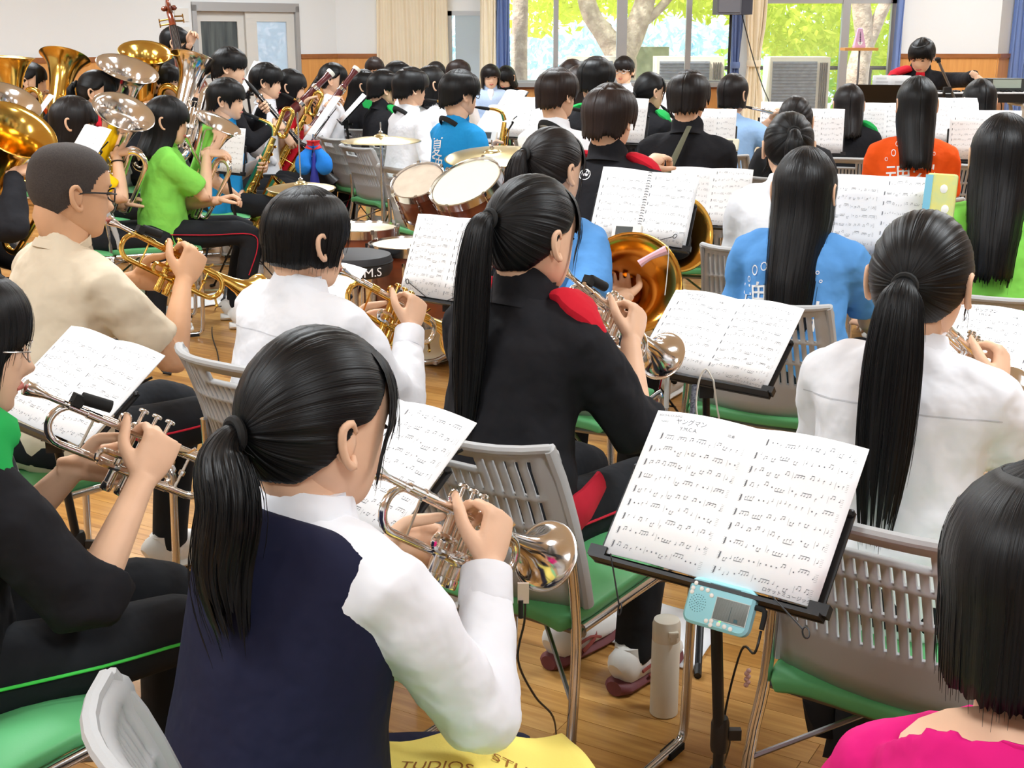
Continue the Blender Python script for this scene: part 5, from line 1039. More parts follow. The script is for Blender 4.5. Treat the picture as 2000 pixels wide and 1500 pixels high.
C44 = W(192, 180, 7.7)
t1, _ = big_brass('tuba', 'silver tuba with its wide bell facing up beside the girl with a high ponytail', 'tuba', W(249, 134, 7.8), W(206, 320, 7.98), .185, SILVER, mth=mouth(C44, 84, 6), roll=110)
P44 = person('girl with a high ponytail in a black jacket over a green tee playing tuba', 192, 180, 7.7, 74, 84, 6, hair='pony', L=.16, tie=(0, -1, .25), top='jacket', c='t_black', c2='t_jred', inner='t_green', RH=hpx(262, 225, 7.8, (.75, .2, .2), (.1, -.3, .9)), LH=hpx(250, 300, 7.9, (.6, .2, .2), (.1, .2, .9)), lean=.05); seated(P44, 'chair under the tuba girl in the black jacket')
C45 = W(62, 158, 9.0)
t2, _ = big_brass('tuba', 'gold tuba seen from behind beside the girl with an orange collar', 'tuba', W(127, 112, 9.0), W(97, 300, 8.7), .170, BRASS, mth=mouth(C45, 84, 6), roll=105)
P45 = person('girl with tied hair and a fringe in a black jacket over orange playing tuba', 62, 158, 9.0, 74, 84, 4, hair='pony', L=.14, tie=(0, -1, -.1), top='jacket', c='t_black', inner='t_orange', RH=hpx(104, 222, 8.7, (.7, .2, .1), (.1, -.3, .9)), lean=.05); seated(P45, 'chair under the tuba girl with an orange collar')
C46 = W(322, 160, 9.0)
t3, _ = big_brass('tuba', 'gold tuba with its bell open toward the band in front of the wainscot', 'tuba', W(284, 102, 8.75), W(282, 290, 9.02), .178, BRASS, roll=110)
t4, _ = big_brass('tuba', 'silver tuba with a gold-lit bell rim next to the contrabass player', 'tuba', W(382, 118, 8.8), W(335, 300, 8.55), .168, SILVER, mth=mouth(C46, 88, 4), roll=105)
P46 = person('boy with short hair in black playing the silver tuba next to the contrabass', 322, 160, 9.0, 80, 88, 4, hair='short', sex='m', top='jacket', c='t_black', RH=hpx(388, 190, 8.7, (.6, .2, .2), (.1, -.3, .9)), th=.018, lean=.05); seated(P46, 'chair under the tuba boy next to the contrabass')
C49 = W(236, 170, 9.6)
P49 = person('tuba player hidden behind the silver tuba bell', 238, 190, 9.3, 80, 84, hair='short', sex='m', top='jacket', c='t_black', RH=hpx(284, 205, 8.8, (.6, .2, .2), (.1, -.3, .9)), lean=.05); seated(P49, 'chair under the player hidden behind the silver tuba bell')
t5, _ = big_brass('tuba', 'gold tuba at the left edge rising in front of the white wall', 'tuba', W(20, 112, 8.3), W(26, 330, 8.3), .150, BRASS, roll=108)
t6, _ = big_brass('euphonium', 'silver euphonium bell at the left edge above the large gold bell', 'euphonium', W(20, 196, 6.35), W(-40, 370, 6.52), .150, SILVER, roll=110)
C48 = W(-64, 262, 4.9)
t7, MT7 = big_brass('euphonium', 'large gold euphonium at the left edge held in a black sleeve', 'euphonium', W(33, 254, 4.82), W(-60, 450, 5.02), .152, BRASS, mth=mouth(C48, 74, 8), roll=112)
P48 = person('player cut by the left edge with a hand on the large gold euphonium', -64, 262, 4.9, 66, 74, hair='short', top='jacket', c='t_black', RH=hpx(30, 338, 4.75, (.8, .1, .25), (.1, -.4, .9), (35, 40, 20)), stripe='c_green', lean=.06); seated(P48, 'grey chair at the left edge under the gold euphonium player')
# ---------------------------------------------------------------- contrabass
CBW = mat('bass_varnish', (128, 54, 24), .25, coat=.6, c2=(96, 36, 18), vscale=5); CBD = mat('ebony', (28, 20, 18), .3)
tp, bt = W(330, 18, 10.2), W(392, 320, 9.9); z = (tp - bt).normalized(); x = V((.3, -.9, .0)); x = (x - z * x.dot(z)).normalized(); Mc = basis(z.cross(x) * -1, x, z, bt)
cb = thing('contrabass', 'brown contrabass with a carved scroll beside the sliding door', 'contrabass', M=Mc); Lc = (tp - bt).length; sc_ = Lc / 1.8
def out(v): return np.interp(v, [0, .06, .16, .27, .36, .42, .50, .57, .60], [.10, .27, .34, .30, .215, .22, .26, .20, .05])
a = MB(); vs = np.linspace(0, .60, 26); a.tube([(0, 0, v * Lc) for v in vs], [(out(v) * sc_, .10 * sc_) for v in vs], 24, up=(0, 1, 0)); ob('bass_body', a, CBW, cb, sharp=60)
a = MB(); a.tube([(0, .09 * sc_, .56 * Lc), (0, .06 * sc_, .75 * Lc), (0, .05 * sc_, .89 * Lc)], [(.05, .035), (.033, .028), (.028, .026)], 12, up=(0, 1, 0)); ob('neck', a, CBW, cb)
a = MB(); a.tube([(0, .13 * sc_, .38 * Lc), (0, .10 * sc_, .6 * Lc), (0, .085 * sc_, .89 * Lc)], [(.05, .008), (.035, .008), (.025, .008)], 8, up=(0, 1, 0)); ob('fingerboard', a, CBD, cb)
a = MB(); a.tube([(0, .05, .88 * Lc), (0, .045, .93 * Lc), (0, .01, .975 * Lc)] + [(0, .02 + .055 * (1 - q / 420) * math.cos(R(200 - q)), .975 * Lc + .058 * (1 - q / 420) * math.sin(R(200 - q)) + .03) for q in range(0, 400, 25)], [(.028, .026)] * 3 + [(.030 + .0011 * k, .024 - .0008 * k) for k in range(16)], 12, smooth=2)
for sx in (1, -1): a.ball((sx * .035, .02, .975 * Lc + .03), (.026, .02, .02), 10, 6)
ob('scroll', a, CBW, cb)
a = MB()
for k, sx in enumerate((1, -1, 1, -1)): q = Lc * (.90 + .015 * k); a.tube([(0, .03, q), (sx * .085, .01, q)], .006, 8); a.box((sx * .09, .01, q), (.008, .03, .025))
ob('tuning_peg', a, mat('peg_brass', (170, 130, 60), .3, 1), cb)
a = MB()
for k in range(4): a.tube([(-.018 + .012 * k, .17 * sc_, .2 * Lc), (-.012 + .008 * k, .10 * sc_, .89 * Lc)], .0015, 5)
ob('string', a, DCHROME, cb); a = MB(); a.box((0, .13 * sc_, .28 * Lc), (.12, .012, .09)); a.tube([(0, .0, 0), (0, 0, -.2)], .006, 8); ob('bridge', a, WTRIM, cb)
P47 = person('contrabass player standing in a black and green jacket', 343, 84, 10.6, 70, 78, 10, hair='short', sex='f', top='jacket', c='t_black', c2='t_jgreen', stand=True, LH=hpx(370, 88, 10.2, (.3, .2, .8), (-.5, .6, .2), (60, 60, 30)), RH=hpx(392, 190, 10.0, (.5, -.3, -.5), (.5, -.4, .6)), th=.016)
# ---------------------------------------------------------------- music stands
def music(px, py, Y, yaw, tilt, sl, stl, roll=0, w=.36, h=.257, style='fold', legyaw=20, detail=1, pages=2, clips=False, **k):
    M = desk_frame(px, py, Y, yaw, tilt, roll)
    if stl: stand(M, w * 1.03 if pages == 2 else w * 1.1, h * 1.02, stl, style, legyaw=legyaw, clips=clips)
    if sl: sheet(M, w, h, sl, detail, pages=pages, seed=int(px), **k)
    return M
MA = music(1431, 985, 1.85, 36.9, 41.6, 'open march music titled in Japanese above the pale blue tuner', 'black music stand holding the pale blue tuner', .7, detail=2, title=True, clips=((.32, .48, -.035), (-.42, -.29, -.075)), legyaw=75)
MB_ = music(1405, 663, 3.13, 34.3, 51, 'open sheet music on the stand between the black jacket and the light blue tee', 'black music stand with a water bottle near its foot', -1.7, detail=2, title=True)
MC = music(1258, 405, 4.54, 23, 22.9, 'spiral-bound music book open on the stand in front of the gold horn', 'music stand under the spiral-bound book', -3.9, spiral=True, clips=(1,))
MD = music(881, 506, 3.7, 42.6, 21.6, 'sheet music standing between the drum kit and the black-jacketed girl', 'music stand in front of the brown drums', 1.4, detail=2, title=True, clips=(-1, 1), w=.342, h=.244)
ME_ = music(1716, 425, 4.0, 32, 12, 'sheet music beside the yellow and blue pouch', 'music stand hung with the yellow and blue pouch', 1.0)
MF = music(716, 893, 2.06, 38, 53, 'sheets just beyond the girl in the navy vest', 'music stand just beyond the girl in the navy vest', -3, detail=2, w=.335, h=.24)
MG = music(154, 753, 2.66, 38, 53.4, 'sheets between the girl in glasses and the boy in cream', 'music stand between the girl in glasses and the boy in cream', -3, detail=2)
MH = music(1992, 700, 3.0, 36, 45, 'titled sheet music cut by the right edge', 'music stand cut by the right edge', 0, detail=2, title=True)
MHH = music(600, 575, 3.95, 42, 50, 'sheets in front of the short-haired player in white', 'music stand in front of the short-haired player in white')
music(1385, 385, 5.6, 20, 25, 'sheet half behind the spiral-bound book', 'music stand half behind the spiral-bound book')
music(165, 300, 5.6, 55, 35, 'sheet above the head of the boy with the buzz cut', 'music stand above the head of the boy with the buzz cut')
music(440, 292, 7.6, 40, 10, 'sheet music behind the euphonium of the girl in green', 'music stand behind the euphonium of the girl in green')
music(75, 224, 8.0, 62, 40, 'slanted white sheet below the girl with the orange collar', None, w=.21, h=.29, pages=1)
music(490, 152, 9.8, 70, 30, 'sheets on the stand before the tall boy in black', 'music stand before the tall boy in black')
music(402, 204, 8.9, 70, 20, 'small sheet beside the silver tuba next to the contrabass', 'music stand beside the silver tuba next to the contrabass', w=.21, h=.29, pages=1)
music(614, 160, 10.6, 88, 35, None, 'black panel music stand between the two bassoons', style='panel')
music(628, 236, 8.3, 70, 38, 'single white sheet hanging over the drum kit end of the bassoons', 'music stand holding the single white sheet by the bassoons', w=.21, h=.36, pages=1)
music(690, 212, 9.4, 80, 45, 'grey-backed sheet by the long-haired girl with green shoulders', 'music stand by the long-haired girl with green shoulders', style='panel')
music(966, 243, 7.7, 52, 40, 'sheet in front of the boy in sky blue with glasses', 'music stand in front of the boy in sky blue with glasses', w=.30, h=.25)
music(1034, 230, 8.3, 36, 16, 'sheet left of the white-shirted sax boy', 'music stand left of the white-shirted sax boy')
music(1000, 196, 10.4, 50, 40, 'worn sheets on a dark stand by the woman in the cardigan', 'dark music stand by the woman in the cardigan', style='panel', w=.26, h=.18)
music(1238, 236, 7.4, 30, 14, 'sheet between the boy with the round logo and the clarinet girl', 'music stand between the boy with the round logo and the clarinet girl', w=.16, h=.25, pages=1)
music(1396, 256, 7.5, 16, 12, 'sheet right of the boy with the olive strap', 'music stand with a clipped tuner right of the boy with the olive strap', w=.24, h=.25)
music(1314, 222, 9.2, 30, 12, 'sheet left of the boy with the olive strap', 'music stand left of the boy with the olive strap', w=.22, h=.29, pages=1)
music(1514, 240, 8.6, 18, 10, 'sheet between the flute girl and the girl in the dark tee', 'music stand between the flute girl and the girl in the dark tee', w=.2, h=.27, pages=1)
music(1600, 256, 7.7, 12, 8, 'sheet right of the girl in the dark tee', 'music stand right of the girl in the dark tee', w=.28)
music(1728, 242, 8.2, 10, 12, 'sheet left of the girl in orange', 'music stand left of the girl in orange')
music(1852, 236, 7.5, 8, 12, 'sheet right of the girl in orange', 'music stand right of the girl in orange')
music(1922, 264, 6.9, 10, 8, 'sheet in front of the green tee at the right edge', 'music stand in front of the green tee at the right edge')
Mcond = desk_frame(1728, 200, 9.2, 196, 38); stand(Mcond, .5, .32, 'wide black conductor stand facing the young man', 'panel', legyaw=10)
sheet(desk_frame(1740, 176, 9.25, 196, 10), .26, .20, 'score pages standing on the conductor stand', 1, seed=9)
# ---------------------------------------------------------------- drum kit
SH = mat('drum_mahogany', (128, 66, 38), .3, coat=.4, c2=(108, 52, 30), vscale=3, stretch=(1, 1, 6)); SKN = mat('drum_skin', (240, 232, 206), .6); SKNG = mat('drum_skin_worn', (214, 198, 178), .6, var=.15, vscale=14); CYM = mat('cymbal_bronze', (216, 200, 150), .28, 1, bump=.15, bscale=200, bdist=.001)
def drum(name, label, c, ax, r, h, skin=SKN, lugs=6, badge=False, legs=None, xh=None):
    ax = V(ax).normalized(); xx = V(xh or (1, 0, 0)); xx = (xx - ax * xx.dot(ax)).normalized(); M = basis(xx, ax.cross(xx), ax, V(c) - ax * h); t = thing(name, label, 'drum', M=M, group='drum kit')
    a = MB(); a.lathe([(r * .985, .0), (r, .01), (r, h - .01), (r * .985, h)], 40); ob('shell', a, SH, t)
    a = MB(); a.lathe([(.001, h + .004), (r * .95, h + .004), (r * 1.0, h - .004)], 40, caps=False); ob('drum_head', a, skin, t)
    for z0, sg in ((h, 1), (0, -1)): a = MB(); a.lathe([(r * 1.0, z0 - .03 * sg), (r * 1.045, z0 - .03 * sg), (r * 1.05, z0 - .004 * sg), (r * 1.06, z0 + .010 * sg), (r * 1.02, z0 + .012 * sg), (r * 1.0, z0 + .0 * sg)], 40); ob('hoop', a, CHROME, t)
    for k in range(lugs):
        an = 2 * math.pi * (k + .5) / lugs; d = np.array((math.cos(an), math.sin(an), 0)); a = MB(); a.tube([d * r * 1.02 + (0, 0, h * .62), d * r * 1.05 + (0, 0, h * .78)], .009, 8); a.tube([d * r * 1.06 + (0, 0, -.01), d * r * 1.06 + (0, 0, h + .012)], .004, 6); a.box(d * r * 1.06 + (0, 0, h + .006), (.016, .016, .02)); a.tube([d * r * 1.02 + (0, 0, h * .38), d * r * 1.05 + (0, 0, h * .22)], .009, 8); ob('lug', a, CHROME, t)
    if badge:
        an = badge; d = np.array((math.cos(an), math.sin(an), 0)); e = np.array((-d[1], d[0], 0)); a = MB(); rot = np.array([e, d, (0, 0, 1)]).T; a.box(d * (r + .002) + (0, 0, h * .5), (.042, .006, .058), rot); b_ = ob('badge', a, BLACK, t, flat=True); a = MB(); text_at(a, '岩', .026, d * (r + .0062) + (0, 0, h * .5 + .006), e * 1, (0, 0, 1)); ob('badge_print', a, PAPER, b_, flat=True)
    if legs:
        Mi = M.inverted()
        for k in range(3):
            an = 2 * math.pi * k / 3 + .4; d = V((math.cos(an), math.sin(an), 0)) * (r + .02); w0 = V(c) + d; a = MB(); a.tube([Mi @ w0 + V((0, 0, -.05)), Mi @ V((w0.x * 1, w0.y, .012))], .008, 8); a.lathe([(.012, 0), (.014, .01), (.012, .02)], 8, Mi @ V((w0.x, w0.y, 0))); ob('leg', a, CHROME, t)
    return t
def tripod(name, label, cat, x, y, z, m=CHROME, spread=.3, hub=.35, group=None, la=0, r=.011):
    t = thing(name, label, cat, (x, y, 0), 0, group); a = MB(); a.tube([(0, 0, .06), (0, 0, hub)], r * 1.2, 10); a.tube([(0, 0, hub), (0, 0, z)], r * .8, 10); a.lathe([(r * 1.7, hub - .03), (r * 1.9, hub), (r * 1.7, hub + .03)], 10); ob('pole', a, m, t)
    for k in range(3):
        an = la + 2 * math.pi * k / 3; d = np.array((math.cos(an), math.sin(an), 0)); a = MB(); a.tube([d * r + (0, 0, hub - .02), d * spread + (0, 0, .014)], .008, 8); a.tube([d * spread * .5 + (0, 0, hub * .5), (0, 0, .07)], .005, 6); a.ball(d * spread + (0, 0, .015), .014, 8, 6); ob('leg', a, m, t)
    return t
def cymbal(label, c, r, tilt=(0, 0, 1), rod=.06, stand_label=None, drop=None, pair=False):
    ax = V(tilt).normalized(); t = thing('cymbal', label, 'cymbal', M=MX.Translation(c) @ V((0, 0, 1)).rotation_difference(ax).to_matrix().to_4x4(), group='drum kit')
    a = MB(); p = [(.004, .030), (r * .10, .028), (r * .18, .020), (r * .22, .014), (r * .6, .006), (r, -.008), (r, -.0095), (r * .6, .0045), (r * .22, .012), (.004, .027)]
    a.lathe(catmull(np.array(p), 2).tolist(), 48, caps=False); ob('cymbal_plate', a, CYM, t, sharp=0)
    if pair: a = MB(); a.lathe([(x_, -z_ - .03) for x_, z_ in p], 48, caps=False); ob('cymbal_plate', a, CYM, t, sharp=0)
    a = MB(); a.lathe([(.012, .028), (.013, .04), (.006, .045), (.004, .05), (.004, rod), (0, rod)], 10); ob('wing_nut', a, CHROME, t)
    if stand_label: tripod('cymbal_stand', stand_label, 'cymbal stand', c.x, c.y, c.z - .005, group='drum kit hardware', la=.6)
cS = W(706, 446, 6.25); drum('snare_drum', 'brown snare drum with a pale head beside the throne', cS, (0, 0, 1), .178, .15, lugs=8, badge=-1.25)
tripod('snare_stand', 'chrome snare stand with angled legs under the snare drum', 'drum stand', cS.x, cS.y, cS.z - .17, group='drum kit hardware', spread=.26)
cT1 = W(816, 354, 6.35); drum('tom_drum', 'brown tom with a worn grey head left of the larger tom', cT1, (-.25, -.50, .83), .132, .20, SKNG, xh=(1, 0, 0))
cT2 = W(910, 357, 6.15); drum('tom_drum', 'larger brown tom with a cream head and black badge', cT2, (-.36, -.42, .84), .178, .24, badge=-1.1, xh=(.8, -.5, 0))
cB = W(868, 560, 6.0); drum('bass_drum', 'large brown bass drum behind the sheet music', V((cB.x, cB.y, .30)) + V((-.12, -.1, 0)), (-.6, -.8, 0), .28, .40, lugs=8)
cF = W(806, 478, 5.75); drum('floor_tom', 'brown floor tom mostly behind the sheet music', cF, (0, 0, 1), .19, .34, legs=True)
cymbal('large crash cymbal over the toms', W(962, 302, 6.5), .232, (-.05, -.14, 1), .075, 'chrome stand under the large crash cymbal')
cymbal('thin ride cymbal in front of the grey chairs', W(744, 272, 7.0), .208, (0, -.02, 1), .09, 'chrome stand under the thin ride cymbal')
cH = W(588, 364, 6.7); cymbal('pair of hi-hat cymbals above the short-haired player in white', cH, .172, (0, -.05, 1), .38, 'chrome stand with a tall rod under the hi-hat pair', pair=True)
cK = W(690, 492, 5.45); t = thing('drum_throne', 'round black drum throne with white lettering', 'stool', (cK.x, cK.y, 0)); a = MB(); zk = cK.z; a.lathe([(.10, zk - .10), (.155, zk - .095), (.168, zk - .07), (.168, zk - .035), (.16, zk - .01), (.12, zk), (.001, zk + .002)], 36); ts = ob('seat', a, mat('throne_black', (36, 36, 40), .55), t)
a = MB(); a.lathe([(.1685, zk - .042), (.171, zk - .038), (.1685, zk - .034)], 36); ob('seat_piping', a, RUBBER, ts); a = MB(); v_, f_ = text_mesh('K.M.S'); 
an = -1.12 + v_[:, 0] * .062 / .17; a.add(np.c_[.1715 * np.cos(an), .1715 * np.sin(an), zk - .067 + v_[:, 1] * .052], f_); ob('lettering', a, PAPER, ts, flat=True)['kind'] = 'stuff'
a = MB(); a.tube([(0, 0, .12), (0, 0, zk - .09)], .016, 10); ob('post', a, CHROME, t)
for k in range(3): an = 2.1 * k + .5; d = np.array((math.cos(an), math.sin(an), 0)); a = MB(); a.tube([(0, 0, .30), d * .27 + (0, 0, .02)], .011, 8); a.tube([(0, 0, .13), d * .15 + (0, 0, .16)], .008, 6); a.ball(d * .27 + (0, 0, .018), .017, 8, 6); ob('leg', a, CHROME, t)
# blue pouches hanging on a tripod
bs = W(612, 262, 8.0); tb = tripod('percussion_stand', 'thin chrome stand carrying the blue cloth pouches', 'stand', bs.x, bs.y, bs.z, spread=.26, r=.008)
t = thing('cloth_pouch', 'pair of bright blue pouches with red necks hanging over a dark blue cone', 'pouch', W(612, 284, 7.97)); BLU = cloth('pouch_blue', (40, 128, 220)); a = MB()
for sx in (-1, 1): a.tube([(sx * .02, 0, .0), (sx * .03, 0, -.03), (sx * .06, -.01, -.09), (sx * .055, -.01, -.14), (sx * .04, 0, -.165)], [.022, .024, .05, .055, .02], 14, smooth=3)
ob('pouch_bag', a, BLU, t); a = MB()
for sx in (-1, 1): a.tube([(sx * .018, 0, .028), (sx * .02, 0, .01), (sx * .028, 0, -.02)], [.026, .017, .026], 12, smooth=2)
ob('pouch_neck', a, mat('pouch_red', (214, 40, 44), .7), t); a = MB(); a.lathe([(.006, -.04), (.02, -.15), (.045, -.32), (.05, -.36), (.04, -.36)], 16, (.005, -.035, 0)); ob('cone', a, mat('cone_blue', (38, 44, 150), .6), t)
# ---------------------------------------------------------------- small things
# pale blue tuner on the near stand
TB = mat('tuner_blue', (150, 212, 224), .4); LCD = mat('lcd_grey', (138, 142, 136), .3)
Mt = desk_frame(1412, 1187, 1.74, 36.9, 30, .7); t = thing('tuner', 'pale blue electronic tuner clipped to the near music stand', 'tuner', M=Mt); w_, h_ = .107, .070
a = MB(); n_ = 12
def rr(w_, h_, z0, z1, r, mb, bev=.004):
    def ring(z, ins): return [(sx * (w_ / 2 - r) + (r - ins) * math.cos(q), sy * (h_ / 2 - r) + (r - ins) * math.sin(q), z) for sx, sy, q0 in ((1, 1, 0), (-1, 1, 90), (-1, -1, 180), (1, -1, 270)) for q in [R(q0 + k * 18) for k in range(6)]]
    mb.grid([ring(z0, bev), ring(z0 + bev, 0), ring(z1 - bev, 0), ring(z1, bev)], cv=True, caps=True); return mb
ob('tuner_body', rr(w_, h_, 0, .018, .014, a), TB, t); a = MB(); a.box((.022, -.004, .0185), (.052, .032, .002)); ob('screen', a, LCD, t, flat=True)
a = MB(); a.box((.022, -.004, .0190), (.054, .034, .001)); ob('screen_frame', a, mat('tuner_frame', (196, 206, 206), .4), t, flat=True)
a = MB()
for q in range(4):
    for k in range(4 + 5 * q): an = 2 * math.pi * k / (4 + 5 * q); a.lathe([(.0007, 0), (.0007, .0006)], 6, (-.033 + (.002 + .0036 * q) * math.cos(an), -.004 + (.002 + .0036 * q) * math.sin(an), .018))
ob('speaker_hole', a, mat('hole_teal', (70, 120, 130), .6), t)['kind'] = 'stuff'
for x, y in ((-.043, .024), (-.046, .016), (-.046, .010), (-.032, .018), (-.022, .018), (-.014, .012), (-.012, -.026), (-.004, -.024), (.008, -.026), (.018, -.027), (.028, -.028), (-.004, -.030)): a = MB(); a.lathe([(.0034, 0), (.0034, .0012), (.0026, .0018), (.0, .0018)], 12, (x, y, .018)); ob('button', a, WHITEP, t)
a = MB(); text_at(a, 'SEIKO', .006, (.040, .024, .0184), X_, Y_); a.box((.022, -.008, .0198), (.0006, .022, .0002)); a.quad((.030, -.018, .0197), (.036, -.018, .0197), (.036, -.013, .0197), (.030, -.013, .0197)); a.box((.004, .029, .0181), (.05, .0016, .0004)); ob('tuner_print', a, mat('print_teal', (64, 100, 108), .6), t, flat=True)
a = MB(); a.lathe([(.0016, 0), (.0016, .0008), (0, .001)], 10, (.009, -.0215, .018)); ob('indicator_light', a, mat('led_green', (120, 240, 90), .3, emit=1.5), t)
a = MB(); a.box((0, h_ * .40, -.004), (.06, .01, .02)); ob('clip', a, BLACK, t, flat=True)
def cable(name, label, pts, r=.0024, cat='cable', m=None): a = MB(); a.tube([tuple(p) for p in pts], r, 6, smooth=6); return tag(ob(name, a, m or BLACK, sharp=0), label, cat)
p0 = Mt @ V((.055, .010, .012)); a = MB(); a.tube([V((.052, .012, .010)), V((.066, .012, .010)), V((.070, .004, .010)), V((.069, -.016, .006))], .0042, 8, smooth=2); ob('jack_plug', a, RUBBER, t)
p1 = Mt @ V((.069, -.018, .006))
cable('cable', 'black cable hanging from the plug of the pale blue tuner', [p1, p1 + V((-.01, -.01, -.03)), W(1448, 1270, 1.80), W(1415, 1400, 1.86), W(1425, 1450, 1.88), WZ(1400, 1530, .004)], .0020)
# clip-mic cable of the navy-vest trumpet and its flat sensor
mp = P1.mouth; cable('cable', 'thin black cable dropping from the trumpet of the girl in the navy vest', [W(1026, 1178, 1.86), W(1024, 1215, 1.87), W(1012, 1290, 1.90), W(1045, 1360, 2.0), W(1080, 1400, 2.15), WZ(1088, 1450, .004), WZ(1100, 1530, .004)], .0020)
t = thing('clip_sensor', 'small pale clip sensor hanging under the navy-vest girl\'s trumpet bell', 'clip sensor', W(1022, 1158, 1.86)); a = MB(); a.box((0, 0, 0), (.018, .006, .034)); a.box((-.004, -.004, -.02), (.007, .004, .022)); ob('sensor_body', a, mat('sensor_tan', (206, 190, 176), .5), t); a = MB(); a.tube([(-.004, -.006, -.01), (-.004, -.006, -.04)], .004, 8); ob('sensor_plug', a, RUBBER, t)
cable('cable', 'black cable lying on the floor beside the cream tee boy\'s neighbour', [W(432, 598, 5.5), WZ(420, 605, .005), WZ(414, 650, .005), WZ(425, 690, .005), WZ(428, 720, .005)], .003)
# white thermos
b = WZ(1296, 1392, 0); t = thing('thermos_bottle', 'cream thermos bottle standing on the floor beside the near chair leg', 'bottle', b); CR = mat('thermos_cream', (232, 224, 208), .4); a = MB(); a.lathe([(.029, 0), (.0325, .003), (.0325, .185), (.0315, .187)], 36); ob('bottle_body', a, CR, t); a = MB(); a.lathe([(.0312, .187), (.0322, .189), (.0322, .226), (.029, .237), (.020, .241), (.001, .242)], 36); ob('cap', a, CR, t); a = MB(); a.box((.012, -.031, .214), (.022, .012, .012)); a.box((.012, -.035, .208), (.014, .006, .02)); ob('latch', a, CR, t)
# PET bottle by the second stand
b = WZ(1279, 812, .10); b = V((b.x, b.y, 0)); b = WZ(1279, 835, 0); t = thing('water_bottle', 'clear plastic bottle with a pale blue cap beside the stand with two open pages', 'bottle', b); PET = mat('clear_plastic', (214, 232, 244), .1, trans=.55, alpha=.85); a = MB(); a.lathe([(.028, 0), (.031, .004), (.031, .06), (.029, .065), (.031, .07), (.031, .125), (.028, .14), (.014, .165), (.013, .18)], 24); ob('bottle_body', a, PET, t); a = MB(); a.lathe([(.0145, .178), (.0145, .195), (.0, .197)], 16); ob('cap', a, mat('cap_blue', (120, 186, 220), .4), t); a = MB(); a.lathe([(.0315, .075), (.0315, .122)], 24, caps=False); ob('label_band', a, mat('label_band', (150, 196, 234), .5), t)
b = WZ(722, 428, .0); b = V(W(722, 420, 7.3)); b.z = 0; t = thing('water_bottle', 'small clear bottle with a green cap on the floor beyond the snare drum', 'bottle', WZ(722, 426, 0)); a = MB(); a.lathe([(.028, 0), (.031, .004), (.031, .12), (.028, .14), (.014, .165), (.013, .18)], 20); ob('bottle_body', a, mat('pale_green_plastic', (206, 226, 170), .2), t); a = MB(); a.lathe([(.0145, .178), (.0145, .2), (.0, .202)], 16); ob('cap', a, mat('cap_green', (132, 204, 70), .4), t)
b = WZ(282, 600, 0); t = thing('tumbler', 'pale mint tumbler beside the boy in the cream tee', 'tumbler', V((b.x, b.y, 0))); a = MB(); a.lathe([(.034, 0), (.038, .004), (.042, .17), (.043, .175)], 28); ob('tumbler_body', a, mat('mint', (178, 206, 200), .5), t); a = MB(); a.lathe([(.0435, .172), (.0445, .176), (.0445, .196), (.03, .2), (.001, .2)], 28); ob('lid', a, mat('mint_lid', (196, 218, 214), .4), t)
# cloths on the floor
def flatcloth(name, label, pts, m, cat='cloth', z=.005):
    q = [WZ(x, y, .003) for x, y in pts]; a = MB(); n = 11; P = []
    for i in range(n):
        u = i / (n - 1); P.append([tuple((q[0] * (1 - u) + q[1] * u) * (1 - v) + (q[3] * (1 - u) + q[2] * u) * v + V((0, 0, z * (1 + .8 * math.sin(u * 9 + v * 4) * math.sin(v * 7 + u))))) for v in np.linspace(0, 1, n)])
    a.grid(P); o = tag(ob(name, a, m, sharp=0), label, cat); mod(o, 'SOLIDIFY', thickness=.004, offset=1); return o
CLW = mat('cloth_white', (240, 242, 246), .9)
flatcloth('cloth', 'white cloth spread under the white and maroon shoes', [(1190, 1150), (1420, 1218), (1352, 1312), (1122, 1232)], CLW); flatcloth('cloth', 'white cloth on the floor below the gold trumpet bell', [(345, 586), (430, 572), (462, 590), (370, 604)], CLW)
flatcloth('cloth', 'white cloth on the floor right of the near green seat', [(1862, 1408), (1925, 1420), (1890, 1440), (1840, 1425)], CLW)
# towel on the lap of the navy-vest girl
a = MB(); P = []; Pm = MX.Translation(P1.base) @ MX.Rotation(-R(71), 4, 'Z'); zz = .378 + .075
for u in np.linspace(-1, 1, 25):
    x = u * .16; row = []
    for v in np.linspace(0, 1, 21):
        y = .14 + .30 * v; h = zz + .09 + .010 * math.sin(y * 30 + x * 9) - .055 * max(0, abs(u) - .55) ** 1.2 * 3 - .02 * (1 - math.cos(u * 6)) * .2 - .05 * v; row.append(tuple(Pm @ V((x + .03, y, h))))
    P.append(row)
a.grid(P); tw = tag(ob('towel', a, mat('towel_yellow', (252, 232, 120), .95, bump=.3, bscale=260, bdist=.002), sharp=0), 'yellow printed towel on the lap of the girl in the navy vest', 'towel'); mod(tw, 'SOLIDIFY', thickness=.007, offset=1)
a = MB(); Tm = Pm
def onlap(mb, s, size, c, ang):
    v, f = text_mesh(s); ca, sa = math.cos(R(ang)), math.sin(R(ang)); X = c[0] + size * (v[:, 0] * ca - v[:, 1] * sa); Y = c[1] + size * (v[:, 0] * sa + v[:, 1] * ca); u = (X - .03) / .16; vv = (Y - .14) / .30
    h = zz + .09 + .010 * np.sin(Y * 30 + (X - .03) * 9) - .055 * np.maximum(0, np.abs(u) - .55) ** 1.2 * 3 - .02 * (1 - np.cos(u * 6)) * .2 - .05 * vv + .0105; mb.add(np.array([tuple(Pm @ V(q)) for q in zip(X, Y, h)]), f)
onlap(a, 'STUDIOS J', .029, (.060, .355), 64); onlap(a, 'TUDIOS', .029, (.045, .21), 62); ob('towel_lettering', a, mat('towel_print', (150, 96, 36), .9), tw, flat=True)['kind'] = 'stuff'
